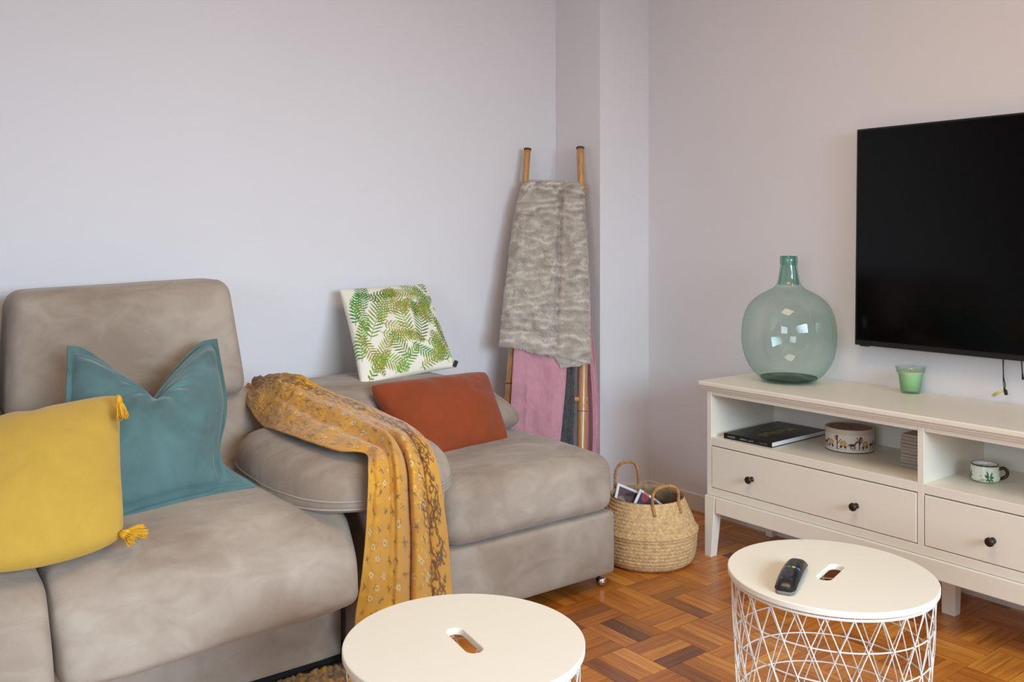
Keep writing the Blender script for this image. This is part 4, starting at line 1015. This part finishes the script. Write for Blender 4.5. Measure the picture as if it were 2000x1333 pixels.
# disc cases: a stack of eleven
proto = None; place = {0: 'lowest'}
ordw = ['lowest', 'second from the bottom', 'third from the bottom', 'fourth from the bottom', 'fifth from the bottom', 'fifth from the top', 'fourth from the top', 'third from the top', 'second from the top', 'topmost']
for k in range(10):
    z = 0.4336 + k * 0.0105; dx, dy = R.uniform(-.002, .002), R.uniform(-.0015, .0015)
    if proto is None:
        root = empty('disc_case', (2.745 + .07, 1.4845, z))
        bm = bmesh.new(); box(bm, -.070, .070, -.0625, .0625, .0005, .0098); boxs = bm_obj('case', bm, M['case'], root, bevel=.0006)
        bm = bmesh.new(); box(bm, -.0703, .0697, -.0628, .0628, .0033, .0043); bm_obj('tray_line', bm, M['case_dark'], root)
        proto = root
    else:
        root = proto.copy(); COL.objects.link(root)
        for ch in proto.children: q = ch.copy(); COL.objects.link(q); q.parent = root
        root.location = (2.745 + .07 + dx, 1.4845 + dy, z)
    tag(root, 'flat disc case, %s of the stack on the open shelf' % ordw[k], 'disc case', 'stacked disc cases on the shelf')
# cup
cu = tag(empty('cup', (2.782, 1.302, 0.4335), 0), 'small painted cup with dark handle on the right open shelf', 'cup')
c = Canvas(520, 90, (226, 228, 206))
c.rect(0, 0, 520, 4, (40, 44, 40))
for k in range(60): c.ell(rr.uniform(0, 520), rr.uniform(68, 92), 24, 13, (170, 184, 84), 0, .5)
c.rect(0, 84, 520, 90, (84, 118, 62), .8)
for cx in (60, 190, 320, 450):
    for a, L_ in ((-2.6, 24), (-2.0, 26), (-.9, 26), (-.3, 24), (.6, 24), (2.4, 20), (1.5, 20)): c.ell(cx + L_ * .7 * math.cos(a), 44 + L_ * .62 * math.sin(a), L_ * .5, 5, (38, 96, 66), a)
    c.ell(cx - 36, 50, 10, 8, (190, 176, 92), .4, .7); c.ell(cx - 46, 34, 8, 6, (176, 150, 130), 0, .5); c.line(cx - 60, 60, cx, 44, 1.4, (70, 100, 60))
prc = catmull([(0.0365, 0.050), (0.0385, 0.036), (0.0400, 0.020), (0.0410, 0.010), (0.037, 0.003), (0.030, 0.0)], 30); V = []; F = []; nu = 260; uv = []
for j, (r_, z_) in enumerate(prc):
    for i in range(nu): a = 2 * PI * i / (nu - 1); V.append((r_ * math.cos(a), r_ * math.sin(a), z_)); uv.append((i / (nu - 1), j / 29))
o = mesh_obj('bowl', V, grid_faces(nu, 30), M['print_cup'], cu); u = np.array(uv); paint(o, c.sample(u[:, 0], u[:, 1]))
V, F = lathe([(0.0365, 0.050), (0.0350, 0.0508), (0.0335, 0.0495), (0.036, 0.03), (0.037, 0.012), (0.028, 0.004), (0.0, 0.003)], 60); mesh_obj('inner_glaze', V, F, M['cup_in'], cu)
V, F = lathe([(0.0366, 0.0495), (0.0368, 0.0508), (0.0355, 0.0514), (0.0345, 0.0508)], 60); mesh_obj('rim', V, F, M['cup_handle'], cu)
ha = -YAW - 0.35; hd = Vector((math.cos(ha), math.sin(ha), 0))
pts = [hd * .036 + Vector((0, 0, .036)), hd * .050 + Vector((0, 0, .041)), hd * .060 + Vector((0, 0, .031)), hd * .058 + Vector((0, 0, .019)), hd * .046 + Vector((0, 0, .010)), hd * .037 + Vector((0, 0, .009))]
tube('handle', [tuple(q) for q in catmull([tuple(q) for q in pts], 26)], 0.0048, M['cup_handle'], cu, n=10)

# ================================================================== TELEVISION
tvr = tag(empty('television', (2.96, 1.15, 0.78)), 'large black flat television mounted on the wall above the bench', 'television')
TY0, TY1 = 1.822, 0.470
tilt = math.atan2(0.017, 0.76)
def tvp(o):
    o.parent = tvr; o.rotation_euler = (0, 0, 0); return o
bm = bmesh.new(); box(bm, -.030, -.010, TY1 - 1.15, TY0 - 1.15, 0, .760); body = tvp(bm_obj('casing', bm, M['black_plastic'], bevel=.003)); 
bm = bmesh.new(); box(bm, -.0312, -.0300, TY1 + .007 - 1.15, TY0 - .007 - 1.15, .019, .753); tvp(bm_obj('screen', bm, M['black_gloss']))
bm = bmesh.new(); box(bm, -.0335, -.0301, TY1 + .004 - 1.15, TY0 - .004 - 1.15, .001, .016); tvp(bm_obj('lower_bezel', bm, M['black_plastic'], bevel=.001))
bm = bmesh.new(); box(bm, -.010, .022, TY1 + .15 - 1.15, TY0 - .15 - 1.15, .06, .50); tvp(bm_obj('rear_housing', bm, M['black_plastic'], bevel=.006))
bm = bmesh.new(); box(bm, .022, .039, -.22, .22, .2, .42); tvp(bm_obj('wall_bracket', bm, M['black_plastic']))
bm = bmesh.new(); box(bm, -.028, -.014, TY0 - 1.15 - .05, TY0 - 1.15 - .02, -.003, .001); tvp(bm_obj('foot_socket', bm, M['black_plastic']))
tvr.rotation_euler = (0, tilt * .8, 0)
# cords hanging below it
a = onX(1959, 700, 2.955); b_ = onX(1960, 735, 2.957); c1 = onX(1963, 752, 2.957); d_ = onX(1961.5, 765, 2.957)
cord = tag(empty('cord', tuple(a)), 'thin black cord with pale yellow end hanging left under the television', 'cord')
pts = catmull([tuple(a + Vector((0, 0, .03))), tuple(a), tuple(b_), tuple(c1), tuple(d_)], 30)
rel(tube('cable', [tuple(q) for q in pts], 0.0017, M['black_rubber'], n=6), cord)
p2 = catmull([tuple(a + Vector((0, 0, .03))), tuple(a + Vector((0, -.0015, 0))), tuple(b_ + Vector((0, .001, 0))), tuple(c1 + Vector((0, .005, 0))), tuple(d_)], 30)
rel(tube('cable', [tuple(q) for q in p2], 0.0012, M['black_rubber'], n=6), cord)
e = onX(1963, 761, 2.957); f_ = onX(1965.5, 772, 2.957)
rel(tube('plug', [tuple(e), tuple(e.lerp(f_, .5)), tuple(f_)], [.004, .0055, .0045], M['black_rubber'], n=10), cord)
e = onX(1960, 762, 2.957); f_ = onX(1940, 773, 2.965)
V, F = [], []
for k in range(16):
    o1 = Vector((R.uniform(-.003, .003), R.uniform(-.003, .003), R.uniform(-.004, .004))); tube_data([e + o1 * .4, e.lerp(f_, .5) + o1 * 1.2, e.lerp(f_, R.uniform(.8, 1)) + o1 * 1.6], .0012, 5, V=V, F=F)
rel(mesh_obj('yellow_end', V, F, M['led']), cord)
a = onX(1995, 706, 2.955); b_ = onX(1998, 742, 2.957)
cord2 = tag(empty('cord', tuple(a)), 'short black cord end hanging under the television at the right edge', 'cord')
rel(tube('cable', [tuple(a + Vector((0, 0, .03))), tuple(a), tuple(a.lerp(b_, .6)), tuple(b_)], [.0017, .0017, .0018, .0035], M['black_rubber'], n=6), cord2)

# ================================================================== WIRE TABLES
def slot_disc(r, t, slot_l, slot_w, n=160):
    """round board with a stadium-shaped hand hole, local x along the slot"""
    hl = slot_l / 2 - slot_w / 2; hr = slot_w / 2; V = []; F = []
    ang = [2 * PI * i / n for i in range(n)]
    def stad(a):
        # ray from the centre at angle a meets the stadium outline
        dx, dy = math.cos(a), math.sin(a)
        if abs(dy) > 1e-9:
            q = hr / abs(dy)
            if abs(q * dx) <= hl: return q * dx, q * dy
        cx = math.copysign(hl, dx); B = dx * cx; C = cx * cx - hr * hr; q = B + math.sqrt(max(0, B * B - C)); return q * dx, q * dy
    rings = []
    def ring(f, z): rings.append(len(V)); V.extend([(*f(a), z) for a in ang])
    e = .0016
    ring(lambda a: (r * math.cos(a), r * math.sin(a)), e); ring(lambda a: (r * math.cos(a), r * math.sin(a)), t - e)
    ring(lambda a: ((r - e) * math.cos(a), (r - e) * math.sin(a)), t)
    ring(lambda a: tuple(q * 1.05 for q in stad(a)), t); ring(stad, t - .001); ring(stad, 0.001); ring(lambda a: tuple(q * 1.04 for q in stad(a)), 0)
    ring(lambda a: ((r - e) * math.cos(a), (r - e) * math.sin(a)), 0)
    for k in range(len(rings)):
        a0, b0 = rings[k], rings[(k + 1) % len(rings)]
        for i in range(n): F.append((a0 + i, a0 + (i + 1) % n, b0 + (i + 1) % n, b0 + i))
    return V, F
def wire_table(center, slot_dir, twist, label):
    root = tag(empty('side_table', (center.x, center.y, 0), slot_dir), label, 'side table', 'white wire basket tables')
    V, F = slot_disc(0.2205, 0.013, 0.112, 0.033); o = mesh_obj('table_top', [(v[0], v[1], v[2] + .407) for v in V], F, M['tabletop'], root, smooth=False)
    V, F = [], []
    def ring(r, z, rad): tube_data([(r * math.cos(a), r * math.sin(a), z) for a in np.linspace(0, 2 * PI, 97)[:-1]], rad, 6, closed=True, V=V, F=F)
    rt, rb = 0.212, 0.188
    rz = lambda z: rb + (rt - rb) * (z / 0.400) ** .8
    ring(rt + .001, .4005, .0032)
    for z in (.3335, .267, .2005, .134, .0675, .003): ring(rz(z) - .0015, z, .0018)
    for sgn in (1, -1):
        for k in range(24):
            a0 = 2 * PI * k / 24 + twist; pts = []
            for q in np.linspace(0, 1, 22):
                z = .400 - .396 * q; a = a0 + sgn * q * .396 / .0665 * PI / 24; r = rz(z) + (0.0016 if sgn > 0 else -.0)
                pts.append((r * math.cos(a), r * math.sin(a), z))
            tube_data(pts, .0015, 5, V=V, F=F)
    mesh_obj('wire_basket', V, F, M['wire'], root)
    return root
pL, pR = onZ(907, 1251, .42), onZ(1622, 1118, .42)
a, b_ = onZ(886, 1230, .42), onZ(932, 1273, .42)
wire_table(pL, math.atan2((b_ - a).y, (b_ - a).x), 0.05, 'white round side table in front of the sofa, its top empty')
a, b_ = onZ(1606, 1131, .42), onZ(1636, 1104, .42)
wire_table(pR, math.atan2((b_ - a).y, (b_ - a).x), 0.0, 'white round wire side table by the bench with a remote on it')

# ================================================================== REMOTE
ra, rb = onZ(1561, 1102, .425), onZ(1531, 1160, .425); d = (ra - rb)
rm = tag(empty('remote_control', ((ra.x + rb.x) / 2, (ra.y + rb.y) / 2, .4205), math.atan2(d.y, d.x)), 'curved black remote control lying on the right white table', 'remote control')
Lr = 0.186
def rem(w_, z0, z1, nu=40, nv=110, top=True):
    V = []
    for j in range(nv):
        s_ = j / (nv - 1) * 2 - 1
        wid = w_ * (1 - .08 * s_ ** 2) * (1 - max(0, abs(s_) - .86) ** 2 / .14 ** 2 * .40)
        arch = 0.010 * (1 - s_ * s_)
        for i in range(nu):
            t = i / (nu - 1) * 2 - 1
            z = z0 + (z1 - z0) * (1 - abs(t) ** 3.5) * (1 - abs(s_) ** 10) + arch
            V.append((s_ * Lr / 2, t * wid / 2, z))
    return V
c = Canvas(120, 330, (26, 27, 28)); rr = random.Random(8)
for y in range(20, 150, 22):
    for x in (28, 60, 92): c.ell(x, y, 9, 6, (46, 47, 48)); c.line(x - 4, y, x + 4, y, 1, (120, 120, 122), al=.7)
for x, col in ((22, (170, 50, 60)), (46, (40, 140, 96)), (72, (214, 182, 80)), (98, (70, 110, 170))): c.rect(x - 9, 168, x + 9, 182, col)
for x in (28, 60, 92): c.ell(x, 200, 9, 6, (52, 53, 54))
c.ell(60, 236, 30, 26, (44, 45, 46)); c.ell(60, 236, 14, 12, (30, 30, 31)); c.ell(32, 278, 7, 4, (50, 130, 90)); c.ell(60, 278, 9, 5, (44, 46, 48)); c.ell(88, 278, 9, 5, (44, 46, 48))
V = rem(.046, .0075, .021); nu, nv = 40, 110
o = mesh_obj('button_face', V, grid_faces(nu, nv), M['print_remote'], rm)
paint(o, c.sample(np.tile(np.linspace(1, 0, nu), nv), np.repeat(np.linspace(1, 0, nv), nu)))
# lower shell
top_, bot_ = rem(.0462, .0073, .0074), rem(.040, .0, .0)
V = list(top_) + [(x, y, (z - 0.010 * (1 - (x / (Lr / 2)) ** 2)) * 1.0 + .55 * 0.010 * (1 - (x / (Lr / 2)) ** 2)) for x, y, z in bot_]; m_ = nu * nv
ring = [i for i in range(nu)] + [(j + 1) * nu - 1 for j in range(1, nv)] + [(nv - 1) * nu + i for i in range(nu - 2, -1, -1)] + [j * nu for j in range(nv - 2, 0, -1)]
F = grid_faces(nu, nv, m_, True) + [(a, b_, b_ + m_, a + m_) for a, b_ in zip(ring, ring[1:] + ring[:1])]
mesh_obj('lower_shell', V, F, M['grey_plastic'], rm)
